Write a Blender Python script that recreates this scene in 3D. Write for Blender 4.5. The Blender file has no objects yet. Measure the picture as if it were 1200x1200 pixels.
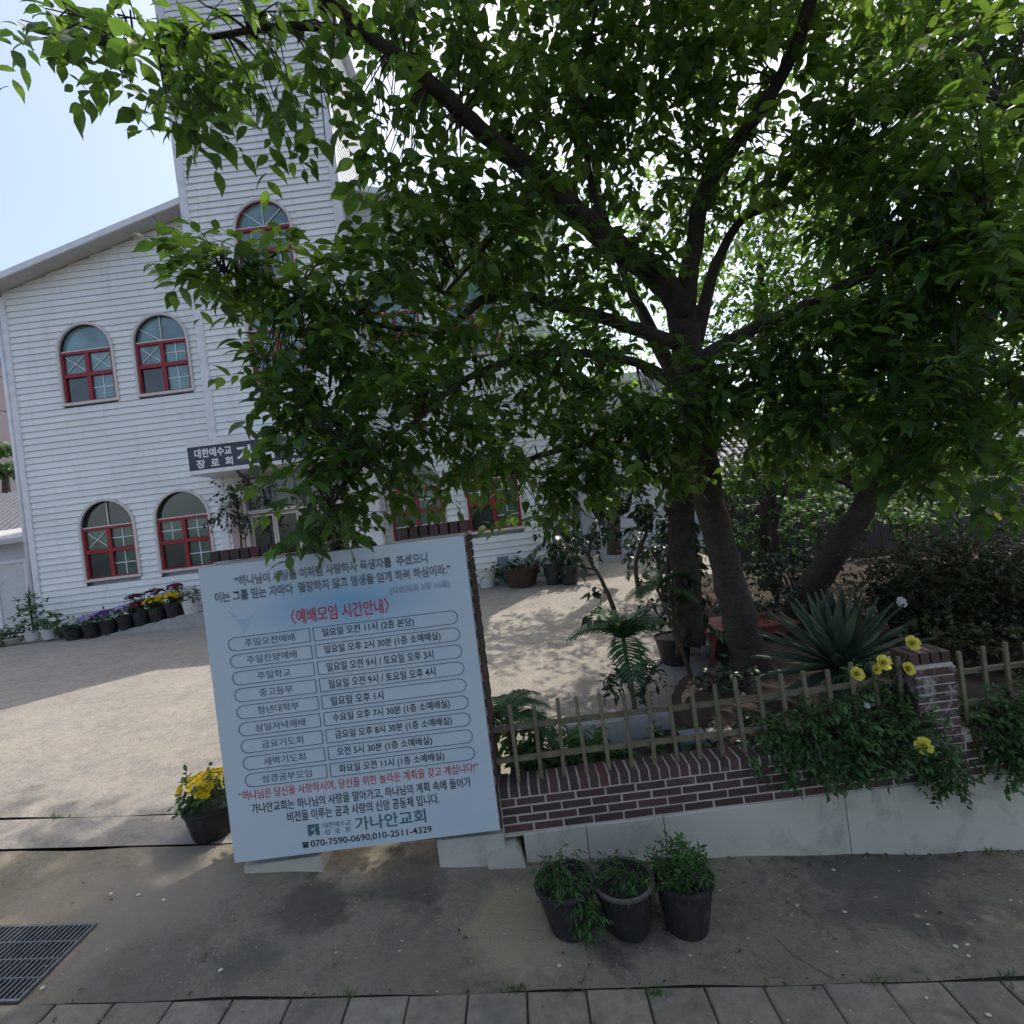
import bpy, math, random
import numpy as np
from mathutils import Vector, Matrix

random.seed(7)
rng = np.random.default_rng(11)
SC = bpy.context.scene
COL = SC.collection
EYE = Vector((0.0, 0.0, 2.45))
ROLL = math.radians(7.1)

# ---------------------------------------------------------------- camera
cam_d = bpy.data.cameras.new('camera')
cam_d.sensor_fit = 'HORIZONTAL'
cam_d.angle = math.radians(90.0)
cam_d.clip_start = 0.05
cam_d.clip_end = 2000.0
cam = bpy.data.objects.new('camera', cam_d)
COL.objects.link(cam)
cam.matrix_world = Matrix.Translation(EYE) @ Matrix.Rotation(math.radians(90), 4, 'X') @ Matrix.Rotation(-ROLL, 4, 'Z')
SC.camera = cam

# ---------------------------------------------------------------- daylight
SUN_EL, SUN_AZ = math.radians(64.0), math.radians(38.0)     # azimuth measured from +Y (ahead) to +X (right)
world = bpy.data.worlds.new('World')
SC.world = world
world.use_nodes = True
wn = world.node_tree
wn.nodes.clear()
sky = wn.nodes.new('ShaderNodeTexSky')
sky.sky_type = 'NISHITA'
sky.sun_disc = False
sky.sun_elevation = SUN_EL
sky.sun_rotation = SUN_AZ
sky.air_density = 1.0
sky.dust_density = 3.2
sky.ozone_density = 0.8
bg = wn.nodes.new('ShaderNodeBackground')
bg.inputs['Strength'].default_value = 0.15
wo = wn.nodes.new('ShaderNodeOutputWorld')
hz = wn.nodes.new('ShaderNodeHueSaturation')
hz.inputs['Saturation'].default_value = 0.85           # hazy, pale sky
wn.links.new(sky.outputs[0], hz.inputs['Color'])
wn.links.new(hz.outputs[0], bg.inputs['Color'])
wn.links.new(bg.outputs[0], wo.inputs['Surface'])
sun_dir = Vector((math.sin(SUN_AZ) * math.cos(SUN_EL), math.cos(SUN_AZ) * math.cos(SUN_EL), math.sin(SUN_EL)))
sun_d = bpy.data.lights.new('sun', 'SUN')
sun_d.energy = 2.1
sun_d.angle = math.radians(0.55)
sun_d.color = (1.0, 0.93, 0.84)
sun = bpy.data.objects.new('sun', sun_d)
COL.objects.link(sun)
sun.rotation_euler = sun_dir.to_track_quat('Z', 'Y').to_euler()
SC.view_settings.view_transform = 'Standard'
SC.view_settings.look = 'None'
SC.view_settings.exposure = 0.93
SC.view_settings.gamma = 1.0
SC.view_settings.use_curve_mapping = False
SC.cycles.max_bounces = 8
SC.cycles.transparent_max_bounces = 8

# ---------------------------------------------------------------- image coordinate helpers
CR, SR = math.cos(ROLL), math.sin(ROLL)
def uv(x, y):
    dx, dy = x - 600.0, y - 600.0
    return dx * CR - dy * SR, dx * SR + dy * CR
def at(x, y, Y):
    """the point at distance Y ahead that lies at image pixel (x, y)"""
    u, v = uv(x, y)
    return Vector((u * Y / 600.0, Y, 2.45 - v * Y / 600.0))
def G(X, Y):
    """height of the ground: street falling to the right, courtyard rising to the church"""
    zs = -0.098 * max(-14.0, min(14.0, X))
    if Y <= 3.85: return zs
    t = min(1.0, (Y - 3.85) / 8.15)
    return zs * (1 - t) + 0.87 * t
def ground_at(x, y, lo=2.0, hi=14.0):
    for k in range(60):
        m = (lo + hi) / 2
        p = at(x, y, m)
        if p.z > G(p.x, p.y): lo = m
        else: hi = m
    return at(x, y, (lo + hi) / 2)

# ---------------------------------------------------------------- object helpers
def put(name, data, parent=None):
    o = bpy.data.objects.new(name, data)
    COL.objects.link(o)
    if parent is not None: o.parent = parent
    return o
def tag(o, label=None, cat=None, group=None, kind=None):
    if label: o['label'] = label
    if cat: o['category'] = cat
    if group: o['group'] = group
    if kind: o['kind'] = kind
    return o
def thing(name, label, cat, loc=(0, 0, 0), rz=0.0, group=None):
    o = bpy.data.objects.new(name, None)
    o.empty_display_size = 0.2
    COL.objects.link(o)
    o.location = loc
    o.rotation_euler = (0, 0, rz)
    return tag(o, label, cat, group)

class MB:
    """collects shapes into one mesh"""
    def __init__(s): s.v = []; s.f = []
    def add(s, vs, fs):
        n = len(s.v); s.v += [tuple(p) for p in vs]; s.f += [tuple(i + n for i in f) for f in fs]; return s
    def box(s, x0, x1, y0, y1, z0, z1, j=0.0):
        r = lambda: random.uniform(-j, j) if j else 0.0
        vs = [(x + r(), y + r(), z + r()) for z in (z0, z1) for y in (y0, y1) for x in (x0, x1)]
        return s.add(vs, [(0, 2, 3, 1), (4, 5, 7, 6), (0, 1, 5, 4), (2, 6, 7, 3), (0, 4, 6, 2), (1, 3, 7, 5)])
    def bevbox(s, x0, x1, y0, y1, z0, z1, b):
        """box with its edges on the front (-y) and top chamfered"""
        a = [(x0, y1, z0), (x1, y1, z0), (x1, y1, z1), (x0, y1, z1)]
        m = [(x0, y0 + b, z0), (x1, y0 + b, z0), (x1, y0 + b, z1), (x0, y0 + b, z1)]
        f = [(x0 + b, y0, z0 + b), (x1 - b, y0, z0 + b), (x1 - b, y0, z1 - b), (x0 + b, y0, z1 - b)]
        fs = [(3, 2, 1, 0), (8, 9, 10, 11)]
        for k in range(4):
            l = (k + 1) % 4
            fs += [(k, l, 4 + l, 4 + k), (4 + k, 4 + l, 8 + l, 8 + k)]
        return s.add(a + m + f, fs)
    def ngon(s, pts): return s.add(pts, [tuple(range(len(pts)))])
    def tube(s, pts, rad, n=8, cap=True):
        pts = [Vector(p) for p in pts]
        if not hasattr(rad, '__len__'): rad = [rad] * len(pts)
        base = len(s.v); ref = None
        for i, p in enumerate(pts):
            d = (pts[min(i + 1, len(pts) - 1)] - pts[max(i - 1, 0)])
            if d.length < 1e-6: d = Vector((0, 0, 1))
            d.normalize()
            if ref is None:
                ref = d.orthogonal().normalized()
            ref = (ref - d * ref.dot(d))
            if ref.length < 1e-5: ref = d.orthogonal()
            ref.normalize()
            b = d.cross(ref)
            for k in range(n):
                a = 2 * math.pi * k / n
                s.v.append(tuple(p + (ref * math.cos(a) + b * math.sin(a)) * rad[i]))
        for i in range(len(pts) - 1):
            for k in range(n):
                l = (k + 1) % n
                s.f.append((base + i * n + k, base + i * n + l, base + (i + 1) * n + l, base + (i + 1) * n + k))
        if cap:
            s.f.append(tuple(base + k for k in reversed(range(n))))
            s.f.append(tuple(base + (len(pts) - 1) * n + k for k in range(n)))
        return s
    def lathe(s, prof, n=20, c=(0, 0, 0), squash=1.0):
        base = len(s.v)
        for r, z in prof:
            for k in range(n):
                a = 2 * math.pi * k / n
                s.v.append((c[0] + r * math.cos(a), c[1] + r * math.sin(a) * squash, c[2] + z))
        for i in range(len(prof) - 1):
            for k in range(n):
                l = (k + 1) % n
                s.f.append((base + i * n + k, base + i * n + l, base + (i + 1) * n + l, base + (i + 1) * n + k))
        return s
    def ring(s, outer, inner, y0, y1):
        """closed band between two outlines (x, z) of the same length, from depth y0 to y1"""
        n = len(outer); b = len(s.v)
        for y in (y0, y1):
            for p in outer: s.v.append((p[0], y, p[1]))
            for p in inner: s.v.append((p[0], y, p[1]))
        for k in range(n):
            l = (k + 1) % n
            o0, o1, i0, i1 = b + k, b + l, b + n + k, b + n + l
            O0, O1, I0, I1 = o0 + 2 * n, o1 + 2 * n, i0 + 2 * n, i1 + 2 * n
            s.f += [(o0, i0, i1, o1), (O0, O1, I1, I0), (o0, o1, O1, O0), (i0, I0, I1, i1)]
        return s
    def prism(s, pts, y0, y1):
        n = len(pts); b = len(s.v)
        s.v += [(p[0], y0, p[1]) for p in pts] + [(p[0], y1, p[1]) for p in pts]
        s.f += [tuple(b + k for k in range(n)), tuple(b + n + k for k in reversed(range(n)))]
        for k in range(n):
            l = (k + 1) % n
            s.f.append((b + k, b + n + k, b + n + l, b + l))
        return s
    def mesh(s, name, mat, smooth=False):
        m = bpy.data.meshes.new(name)
        m.from_pydata(s.v, [], s.f)
        if mat: m.materials.append(mat)
        if smooth: m.polygons.foreach_set('use_smooth', [True] * len(m.polygons))
        m.update()
        return m
    def build(s, name, mat, parent=None, smooth=False):
        return put(name, s.mesh(name, mat, smooth), parent)

# ---------------------------------------------------------------- materials
def newmat(name):
    m = bpy.data.materials.new(name); m.use_nodes = True
    nt = m.node_tree
    return m, nt, nt.nodes['Principled BSDF']
def ramp(nt, fac, stops):
    r = nt.nodes.new('ShaderNodeValToRGB')
    el = r.color_ramp.elements
    while len(el) < len(stops): el.new(0.5)
    for e, (p, c) in zip(el, stops):
        e.position = p; e.color = (c[0], c[1], c[2], 1) if len(c) == 3 else c
    nt.links.new(fac, r.inputs[0])
    return r.outputs[0]
def noise(nt, scale, detail=6, rough=0.6, vec=None, dist=0.0):
    n = nt.nodes.new('ShaderNodeTexNoise')
    n.inputs['Scale'].default_value = scale; n.inputs['Detail'].default_value = detail
    n.inputs['Roughness'].default_value = rough; n.inputs['Distortion'].default_value = dist
    if vec is not None: nt.links.new(vec, n.inputs['Vector'])
    return n.outputs['Fac']
def geo_pos(nt):
    return nt.nodes.new('ShaderNodeNewGeometry').outputs['Position']
def mapping(nt, vec, scale=(1, 1, 1), rot=(0, 0, 0)):
    m = nt.nodes.new('ShaderNodeMapping')
    m.inputs['Scale'].default_value = scale; m.inputs['Rotation'].default_value = rot
    nt.links.new(vec, m.inputs['Vector'])
    return m.outputs[0]
def mix(nt, fac, a, b, mode='MIX'):
    m = nt.nodes.new('ShaderNodeMix'); m.data_type = 'RGBA'; m.blend_type = mode
    for sock, val in ((m.inputs['Factor'], fac), (m.inputs['A'], a), (m.inputs['B'], b)):
        pass
    def setin(i, val):
        if isinstance(val, bpy.types.NodeSocket): nt.links.new(val, i)
        elif isinstance(val, (int, float)): i.default_value = val
        else: i.default_value = (val[0], val[1], val[2], 1)
    setin(m.inputs[0], fac); setin(m.inputs[6], a); setin(m.inputs[7], b)
    return m.outputs[2]
def bump(nt, bs, h, strength=0.4, dist=0.01):
    b = nt.nodes.new('ShaderNodeBump')
    b.inputs['Strength'].default_value = strength; b.inputs['Distance'].default_value = dist
    nt.links.new(h, b.inputs['Height']); nt.links.new(b.outputs[0], bs.inputs['Normal'])
def rnd(nt, island=False):
    if island: return nt.nodes.new('ShaderNodeNewGeometry').outputs['Random Per Island']
    return nt.nodes.new('ShaderNodeObjectInfo').outputs['Random']

def simple(name, col, var=0.15, scale=12.0, rough=0.7, bmp=0.15, bdist=0.004, spec=0.4, metal=0.0, dirt=None, dirt_scale=3.0, objvar=0.0):
    m, nt, bs = newmat(name)
    pos = geo_pos(nt)
    n = noise(nt, scale, 8, 0.65, pos)
    lo = tuple(c * (1 - var) for c in col); hi = tuple(min(1, c * (1 + var)) for c in col)
    c = ramp(nt, n, [(0.3, lo), (0.7, hi)])
    if dirt:
        d = noise(nt, dirt_scale, 9, 0.7, pos, 0.4)
        c = mix(nt, ramp(nt, d, [(0.5, (0, 0, 0)), (0.72, (0.8, 0.8, 0.8))]), c, dirt)
    if objvar:
        r = rnd(nt)
        c = mix(nt, 1.0, c, ramp(nt, r, [(0, (1 - objvar,) * 3), (1, (1, 1, 1))]), 'MULTIPLY')
    nt.links.new(c, bs.inputs['Base Color'])
    bs.inputs['Roughness'].default_value = rough
    bs.inputs['Specular IOR Level'].default_value = spec
    bs.inputs['Metallic'].default_value = metal
    if bmp: bump(nt, bs, noise(nt, scale * 4, 6, 0.7, pos), bmp, bdist)
    return m

def leaf_mat(name, dark, light, trans, tfac=0.42, island=True, rough=0.45, spec=0.35):
    m, nt, bs = newmat(name)
    r = rnd(nt, island)
    clump = noise(nt, 1.1, 4, 0.6, geo_pos(nt))
    ad = nt.nodes.new('ShaderNodeMath'); ad.operation = 'MULTIPLY_ADD'; ad.use_clamp = True
    nt.links.new(clump, ad.inputs[0]); ad.inputs[1].default_value = 1.6
    ad2 = nt.nodes.new('ShaderNodeMath'); ad2.operation = 'MULTIPLY_ADD'; nt.links.new(r, ad2.inputs[0]); ad2.inputs[1].default_value = 0.75; ad2.inputs[2].default_value = -0.68
    nt.links.new(ad2.outputs[0], ad.inputs[2])
    v = ad.outputs[0]
    c = ramp(nt, v, [(0.0, tuple(x * 0.8 for x in dark)), (0.5, tuple((a + b) / 2 for a, b in zip(dark, light))), (1.0, tuple(x * 1.15 for x in light))])
    nt.links.new(c, bs.inputs['Base Color'])
    bs.inputs['Roughness'].default_value = rough
    bs.inputs['Specular IOR Level'].default_value = spec
    t = nt.nodes.new('ShaderNodeBsdfTranslucent')
    ct = ramp(nt, v, [(0.0, tuple(x * 0.45 for x in trans)), (0.6, trans), (1.0, (min(1, trans[0] * 1.6), min(1, trans[1] * 1.3), trans[2] * 1.1))])
    nt.links.new(ct, t.inputs['Color'])
    mx = nt.nodes.new('ShaderNodeMixShader'); mx.inputs[0].default_value = tfac
    nt.links.new(bs.outputs[0], mx.inputs[1]); nt.links.new(t.outputs[0], mx.inputs[2])
    nt.links.new(mx.outputs[0], nt.nodes['Material Output'].inputs['Surface'])
    return m

def concrete(name, base, patch, dark, scale=1.0, rubble=0.5, spots=(), streak=None):
    m, nt, bs = newmat(name)
    pos = geo_pos(nt)
    big = noise(nt, 0.7 * scale, 5, 0.6, pos, 0.5)
    mid = noise(nt, 3.2 * scale, 9, 0.7, pos, 0.3)
    fine = noise(nt, 55 * scale, 6, 0.75, pos)
    c = mix(nt, ramp(nt, big, [(0.38, (0, 0, 0)), (0.62, (1, 1, 1))]), base, patch)
    c = mix(nt, ramp(nt, mid, [(0.52, (0, 0, 0)), (0.70, (0.75,) * 3)]), c, dark)
    c = mix(nt, 1.0, c, ramp(nt, fine, [(0.25, (0.62,) * 3), (0.75, (1.05,) * 3)]), 'MULTIPLY')
    med = noise(nt, 14 * scale, 8, 0.75, pos, 0.6)
    c = mix(nt, 1.0, c, ramp(nt, med, [(0.30, (0.66,) * 3), (0.5, (1.0,) * 3), (0.72, (1.22,) * 3)]), 'MULTIPLY')
    if streak:
        st = noise(nt, 1.0, 7, 0.65, mapping(nt, pos, (2.2, 3.6, 1.0), (0, 0, 0.25)), 0.5)
        c = mix(nt, ramp(nt, st, [(0.45, (0,) * 3), (0.66, (0.55,) * 3)]), c, streak)
        c = mix(nt, ramp(nt, st, [(0.30, (0.35,) * 3), (0.42, (0,) * 3)]), c, dark)
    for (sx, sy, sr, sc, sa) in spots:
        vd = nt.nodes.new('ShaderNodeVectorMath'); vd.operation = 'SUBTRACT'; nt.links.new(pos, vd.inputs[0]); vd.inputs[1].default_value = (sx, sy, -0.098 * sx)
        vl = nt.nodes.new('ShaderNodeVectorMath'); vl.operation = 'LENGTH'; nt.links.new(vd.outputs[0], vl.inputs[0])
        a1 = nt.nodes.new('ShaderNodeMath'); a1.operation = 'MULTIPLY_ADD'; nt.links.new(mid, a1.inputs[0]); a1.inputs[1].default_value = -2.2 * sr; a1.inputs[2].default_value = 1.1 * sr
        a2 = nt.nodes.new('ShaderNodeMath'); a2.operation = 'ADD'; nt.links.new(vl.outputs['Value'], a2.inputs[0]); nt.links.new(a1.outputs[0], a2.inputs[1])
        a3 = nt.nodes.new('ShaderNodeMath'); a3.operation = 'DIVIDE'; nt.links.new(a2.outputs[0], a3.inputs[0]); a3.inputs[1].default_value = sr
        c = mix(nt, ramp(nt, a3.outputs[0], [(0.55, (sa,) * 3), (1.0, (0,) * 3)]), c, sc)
    vor = nt.nodes.new('ShaderNodeTexVoronoi'); vor.inputs['Scale'].default_value = 85 * scale
    nt.links.new(pos, vor.inputs['Vector'])
    peb = ramp(nt, vor.outputs['Distance'], [(0.0, (1,) * 3), (0.25, (0,) * 3)])
    pm = mix(nt, ramp(nt, mid, [(0.45, (0,) * 3), (0.65, (rubble,) * 3)]), (0, 0, 0), peb)
    c = mix(nt, pm, c, tuple(min(1, x * 1.6) for x in base))
    nt.links.new(c, bs.inputs['Base Color'])
    bs.inputs['Roughness'].default_value = 0.9
    bs.inputs['Specular IOR Level'].default_value = 0.2
    a = nt.nodes.new('ShaderNodeMath'); a.operation = 'ADD'
    nt.links.new(fine, a.inputs[0]); nt.links.new(med, a.inputs[1])
    bump(nt, bs, a.outputs[0], 1.0, 0.02)
    return m

M = {}
M['siding'] = simple('white siding', (0.73, 0.73, 0.76), 0.05, 2.0, 0.55, 0.05, dirt=(0.60, 0.60, 0.60), dirt_scale=0.9, objvar=0.06)
def siding_mat():
    m, nt, bs = newmat('white siding'); pos = geo_pos(nt)
    c = mix(nt, 1.0, (0.80, 0.82, 0.80), ramp(nt, rnd(nt), [(0, (.93,) * 3), (1, (1,) * 3)]), 'MULTIPLY')
    n1 = noise(nt, 1.0, 7, .7, mapping(nt, pos, (5, 5, .5)), .3); n2 = noise(nt, .6, 5, .6, pos)
    c = mix(nt, ramp(nt, n1, [(.52, (0,) * 3), (.75, (.5,) * 3)]), c, (.52, .51, .48))
    c = mix(nt, ramp(nt, n2, [(.45, (0,) * 3), (.7, (.35,) * 3)]), c, (.60, .60, .60))
    nt.links.new(c, bs.inputs['Base Color']); bs.inputs['Roughness'].default_value = .55
    bump(nt, bs, noise(nt, 3, 4, .5, mapping(nt, pos, (1, 1, 4))), .25, .01)
    return m
M['siding'] = siding_mat()
M['trim'] = simple('white trim', (0.72, 0.72, 0.74), 0.05, 3.0, 0.5, 0.05, dirt=(0.5, 0.5, 0.5), dirt_scale=4)
M['soffit'] = simple('soffit', (0.45, 0.44, 0.42), 0.08, 3.0, 0.6, 0.05)
M['roofing'] = simple('roof sheet', (0.35, 0.36, 0.38), 0.1, 3.0, 0.5, 0.1)
M['red'] = simple('red window frame', (0.27, 0.018, 0.028), 0.12, 9.0, 0.45, 0.05)
M['cream'] = simple('cream casing', (0.60, 0.55, 0.52), 0.08, 9.0, 0.5, 0.05)
M['muntin'] = simple('white muntin', (0.66, 0.70, 0.68), 0.05, 9.0, 0.5, 0)
M['darkroom'] = simple('dark interior', (0.03, 0.03, 0.032), 0.2, 3, 0.9, 0)
M['render'] = simple('pale render', (0.55, 0.57, 0.62), 0.07, 1.5, 0.85, 0.2, dirt=(0.38, 0.38, 0.40), dirt_scale=1.3)
M['plinth'] = simple('whitewashed plinth', (0.46, 0.44, 0.37), 0.08, 2.2, 0.8, 0.25, 0.006, dirt=(0.22, 0.225, 0.19), dirt_scale=3.4)
M['mortar'] = simple('mortar', (0.46, 0.40, 0.34), 0.15, 40, 0.95, 0.5)
def brick_mat(worn=False):
    m, nt, bs = newmat('brown brick')
    pos = geo_pos(nt); r = rnd(nt)
    c = ramp(nt, r, [(0.0, (0.058, 0.038, 0.032)), (0.45, (0.075, 0.043, 0.038)), (0.75, (0.09, 0.052, 0.045)), (0.92, (0.115, 0.042, 0.042)), (1.0, (0.11, 0.066, 0.06))])
    n = noise(nt, 60, 8, 0.75, pos)
    c = mix(nt, 1.0, c, ramp(nt, n, [(0.3, (0.6,) * 3), (0.7, (1.15,) * 3)]), 'MULTIPLY')
    e = noise(nt, 9, 6, 0.7, pos, 0.4)
    c = mix(nt, ramp(nt, e, [(0.50 if worn else 0.62, (0,) * 3), (0.62 if worn else 0.78, (0.8 if worn else 0.6,) * 3)]), c, (0.36, 0.33, 0.31) if worn else (0.30, 0.26, 0.25))
    nt.links.new(c, bs.inputs['Base Color']); bs.inputs['Roughness'].default_value = 0.85
    bump(nt, bs, n, 0.5, 0.004)
    return m
M['brick'] = brick_mat()
M['brick_worn'] = brick_mat(True)
M['fence'] = simple('weathered fence wood', (0.17, 0.148, 0.09), 0.25, 25, 0.7, 0.3, objvar=0.3)
M['bark'] = None
def bark():
    m, nt, bs = newmat('cherry bark')
    pos = geo_pos(nt)
    n = noise(nt, 1.0, 9, 0.7, mapping(nt, pos, (13, 13, 20)), 1.4)
    g = noise(nt, 5, 5, 0.6, pos)
    c = ramp(nt, n, [(0.3, (0.020, 0.016, 0.012)), (0.55, (0.055, 0.043, 0.034)), (0.75, (0.11, 0.09, 0.072))])
    c = mix(nt, ramp(nt, g, [(0.5, (0,) * 3), (0.75, (0.5,) * 3)]), c, (0.10, 0.105, 0.07))
    nt.links.new(c, bs.inputs['Base Color']); bs.inputs['Roughness'].default_value = 0.9
    bump(nt, bs, n, 1.0, 0.03)
    return m
M['bark'] = bark()
M['soil'] = simple('dark soil', (0.05, 0.036, 0.026), 0.35, 18, 0.95, 0.9, 0.02)
M['leaf'] = leaf_mat('cherry leaves', (0.020, 0.052, 0.015), (0.065, 0.130, 0.030), (0.20, 0.37, 0.05), 0.43)
M['leaf_one'] = leaf_mat('cherry leaf single', (0.020, 0.052, 0.015), (0.065, 0.130, 0.030), (0.20, 0.37, 0.05), 0.43, island=False)
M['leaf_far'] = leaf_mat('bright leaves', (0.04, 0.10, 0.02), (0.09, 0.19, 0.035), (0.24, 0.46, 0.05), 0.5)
M['leaf_dark'] = leaf_mat('dark glossy leaves', (0.010, 0.026, 0.012), (0.030, 0.062, 0.024), (0.03, 0.08, 0.02), 0.15, rough=0.3, spec=0.5)
M['leaf_shrub'] = leaf_mat('shrub leaves', (0.026, 0.062, 0.020), (0.070, 0.140, 0.045), (0.12, 0.26, 0.05), 0.28)
M['leaf_hedge'] = leaf_mat('brownish hedge leaves', (0.030, 0.046, 0.018), (0.070, 0.088, 0.034), (0.10, 0.13, 0.03), 0.25)
M['leaf_palm'] = leaf_mat('palm leaflets', (0.025, 0.070, 0.030), (0.055, 0.13, 0.05), (0.09, 0.22, 0.05), 0.3)
M['leaf_agave'] = leaf_mat('sword leaves', (0.040, 0.070, 0.045), (0.085, 0.125, 0.080), (0.05, 0.10, 0.04), 0.12, island=False)
M['grass'] = leaf_mat('fine green sprays', (0.025, 0.075, 0.018), (0.06, 0.15, 0.03), (0.1, 0.24, 0.04), 0.3)
M['stem'] = simple('brown stems', (0.075, 0.058, 0.038), 0.25, 20, 0.85, 0.3)
M['pot_black'] = simple('black plastic pot', (0.018, 0.018, 0.02), 0.25, 14, 0.5, 0.1, dirt=(0.06, 0.055, 0.05), dirt_scale=9)
M['pot_rim'] = simple('dusty pot rim', (0.09, 0.08, 0.075), 0.25, 14, 0.6, 0.1)
M['pot_white'] = simple('white plastic pot', (0.6, 0.6, 0.58), 0.1, 9, 0.5, 0.1, dirt=(0.3, 0.28, 0.24), dirt_scale=9)
M['pot_grey'] = simple('blue grey pot', (0.17, 0.21, 0.24), 0.12, 9, 0.5, 0.1)
M['pot_brown'] = simple('brown pot', (0.06, 0.036, 0.027), 0.2, 9, 0.7, 0.1)
M['steel'] = simple('grating steel', (0.14, 0.15, 0.155), 0.25, 30, 0.5, 0.2, metal=0.4)
M['void'] = simple('drain pit', (0.008, 0.008, 0.009), 0.2, 8, 0.95, 0)
M['table_red'] = simple('red painted table', (0.20, 0.05, 0.04), 0.15, 6, 0.5, 0.1)
M['stone_dark'] = simple('dark garden wall', (0.05, 0.046, 0.042), 0.25, 6, 0.9, 0.5, 0.02)
M['tile_grey'] = simple('grey roof tiles', (0.20, 0.21, 0.23), 0.25, 6, 0.6, 0.2, objvar=0.3)
M['pink_wall'] = simple('pink beige wall', (0.62, 0.47, 0.42), 0.06, 0.5, 0.85, 0.1)
M['concrete_light'] = simple('light cast concrete', (0.36, 0.35, 0.33), 0.15, 6, 0.9, 0.4, 0.006, dirt=(0.2, 0.19, 0.17), dirt_scale=3)
M['asphalt'] = simple('asphalt', (0.05, 0.05, 0.052), 0.25, 60, 0.9, 0.6, 0.006)
M['cable'] = simple('black cable', (0.02, 0.02, 0.02), 0.1, 5, 0.6, 0)
M['petal'] = simple('fallen petals', (0.55, 0.52, 0.44), 0.15, 40, 0.8, 0)
M['stone'] = simple('white stone', (0.45, 0.43, 0.38), 0.15, 20, 0.9, 0.3)
def glassy(name, col, rough=0.06):
    m, nt, bs = newmat(name)
    n = noise(nt, 1.3, 4, 0.5, geo_pos(nt), 0.3)
    nt.links.new(ramp(nt, n, [(0.32, tuple(c * 0.5 for c in col)), (0.66, tuple(c * 1.45 for c in col))]), bs.inputs['Base Color'])  # uneven reflections put into the glass colour as light and dark blotches
    bs.inputs['Roughness'].default_value = rough
    bs.inputs['Specular IOR Level'].default_value = 0.9
    b = nt.nodes.new('ShaderNodeBump'); b.inputs['Strength'].default_value = 0.12; b.inputs['Distance'].default_value = 0.01
    nt.links.new(n, b.inputs['Height']); nt.links.new(b.outputs[0], bs.inputs['Normal'])
    return m
M['glass'] = glassy('teal window glass', (0.12, 0.215, 0.235))
M['glass_dark'] = glassy('dark window glass', (0.022, 0.034, 0.032))
M['glass_green'] = glassy('green grey window glass', (0.065, 0.12, 0.105))
M['slate'] = simple('slate blue sign face', (0.045, 0.055, 0.072), 0.08, 3, 0.5, 0)
M['letter_white'] = simple('white lettering', (0.75, 0.77, 0.8), 0.02, 3, 0.5, 0)
M['ink_black'] = simple('black print', (0.022, 0.032, 0.05), 0.05, 3, 0.5, 0)
M['ink_grey'] = simple('grey print', (0.08, 0.11, 0.15), 0.05, 3, 0.5, 0)
M['ink_red'] = simple('red print', (0.45, 0.035, 0.06), 0.05, 3, 0.5, 0)
M['ink_green'] = simple('green blue print', (0.05, 0.13, 0.15), 0.05, 3, 0.5, 0)
M['ink_pale'] = simple('pale print', (0.36, 0.46, 0.56), 0.05, 3, 0.5, 0)
M['ink_fill'] = simple('letter fill', (0.55, 0.64, 0.72), 0.02, 3, 0.5, 0)
for nm, c in dict(yellow=(0.78, 0.58, 0.02), rose=(0.72, 0.62, 0.10), purple=(0.16, 0.08, 0.26), maroon=(0.20, 0.012, 0.05), white=(0.6, 0.6, 0.58), lilac=(0.42, 0.38, 0.58)).items():
    M['fl_' + nm] = leaf_mat('flower ' + nm, tuple(x * 0.75 for x in c), c, c, 0.25)
M['conc_court'] = concrete('courtyard concrete', (0.37, 0.34, 0.30), (0.43, 0.39, 0.34), (0.29, 0.275, 0.25), 1.0, 0.5, (), (0.43, 0.38, 0.32))
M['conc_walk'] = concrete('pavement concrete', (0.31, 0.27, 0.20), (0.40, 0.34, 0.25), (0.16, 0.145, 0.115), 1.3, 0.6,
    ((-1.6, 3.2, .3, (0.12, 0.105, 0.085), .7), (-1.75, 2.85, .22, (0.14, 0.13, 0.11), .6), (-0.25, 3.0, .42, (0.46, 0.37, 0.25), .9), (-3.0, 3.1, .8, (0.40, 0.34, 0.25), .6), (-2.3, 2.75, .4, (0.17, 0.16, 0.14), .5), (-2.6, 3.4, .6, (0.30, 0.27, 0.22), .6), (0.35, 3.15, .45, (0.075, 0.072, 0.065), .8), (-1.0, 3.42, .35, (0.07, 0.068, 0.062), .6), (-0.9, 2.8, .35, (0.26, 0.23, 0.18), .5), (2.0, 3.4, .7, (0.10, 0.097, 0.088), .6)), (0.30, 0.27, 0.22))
M['slab'] = simple('paving slab', (0.25, 0.22, 0.17), 0.25, 14, 0.85, 0.8, 0.008, dirt=(0.10, 0.10, 0.08), dirt_scale=4, objvar=0.25)

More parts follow.
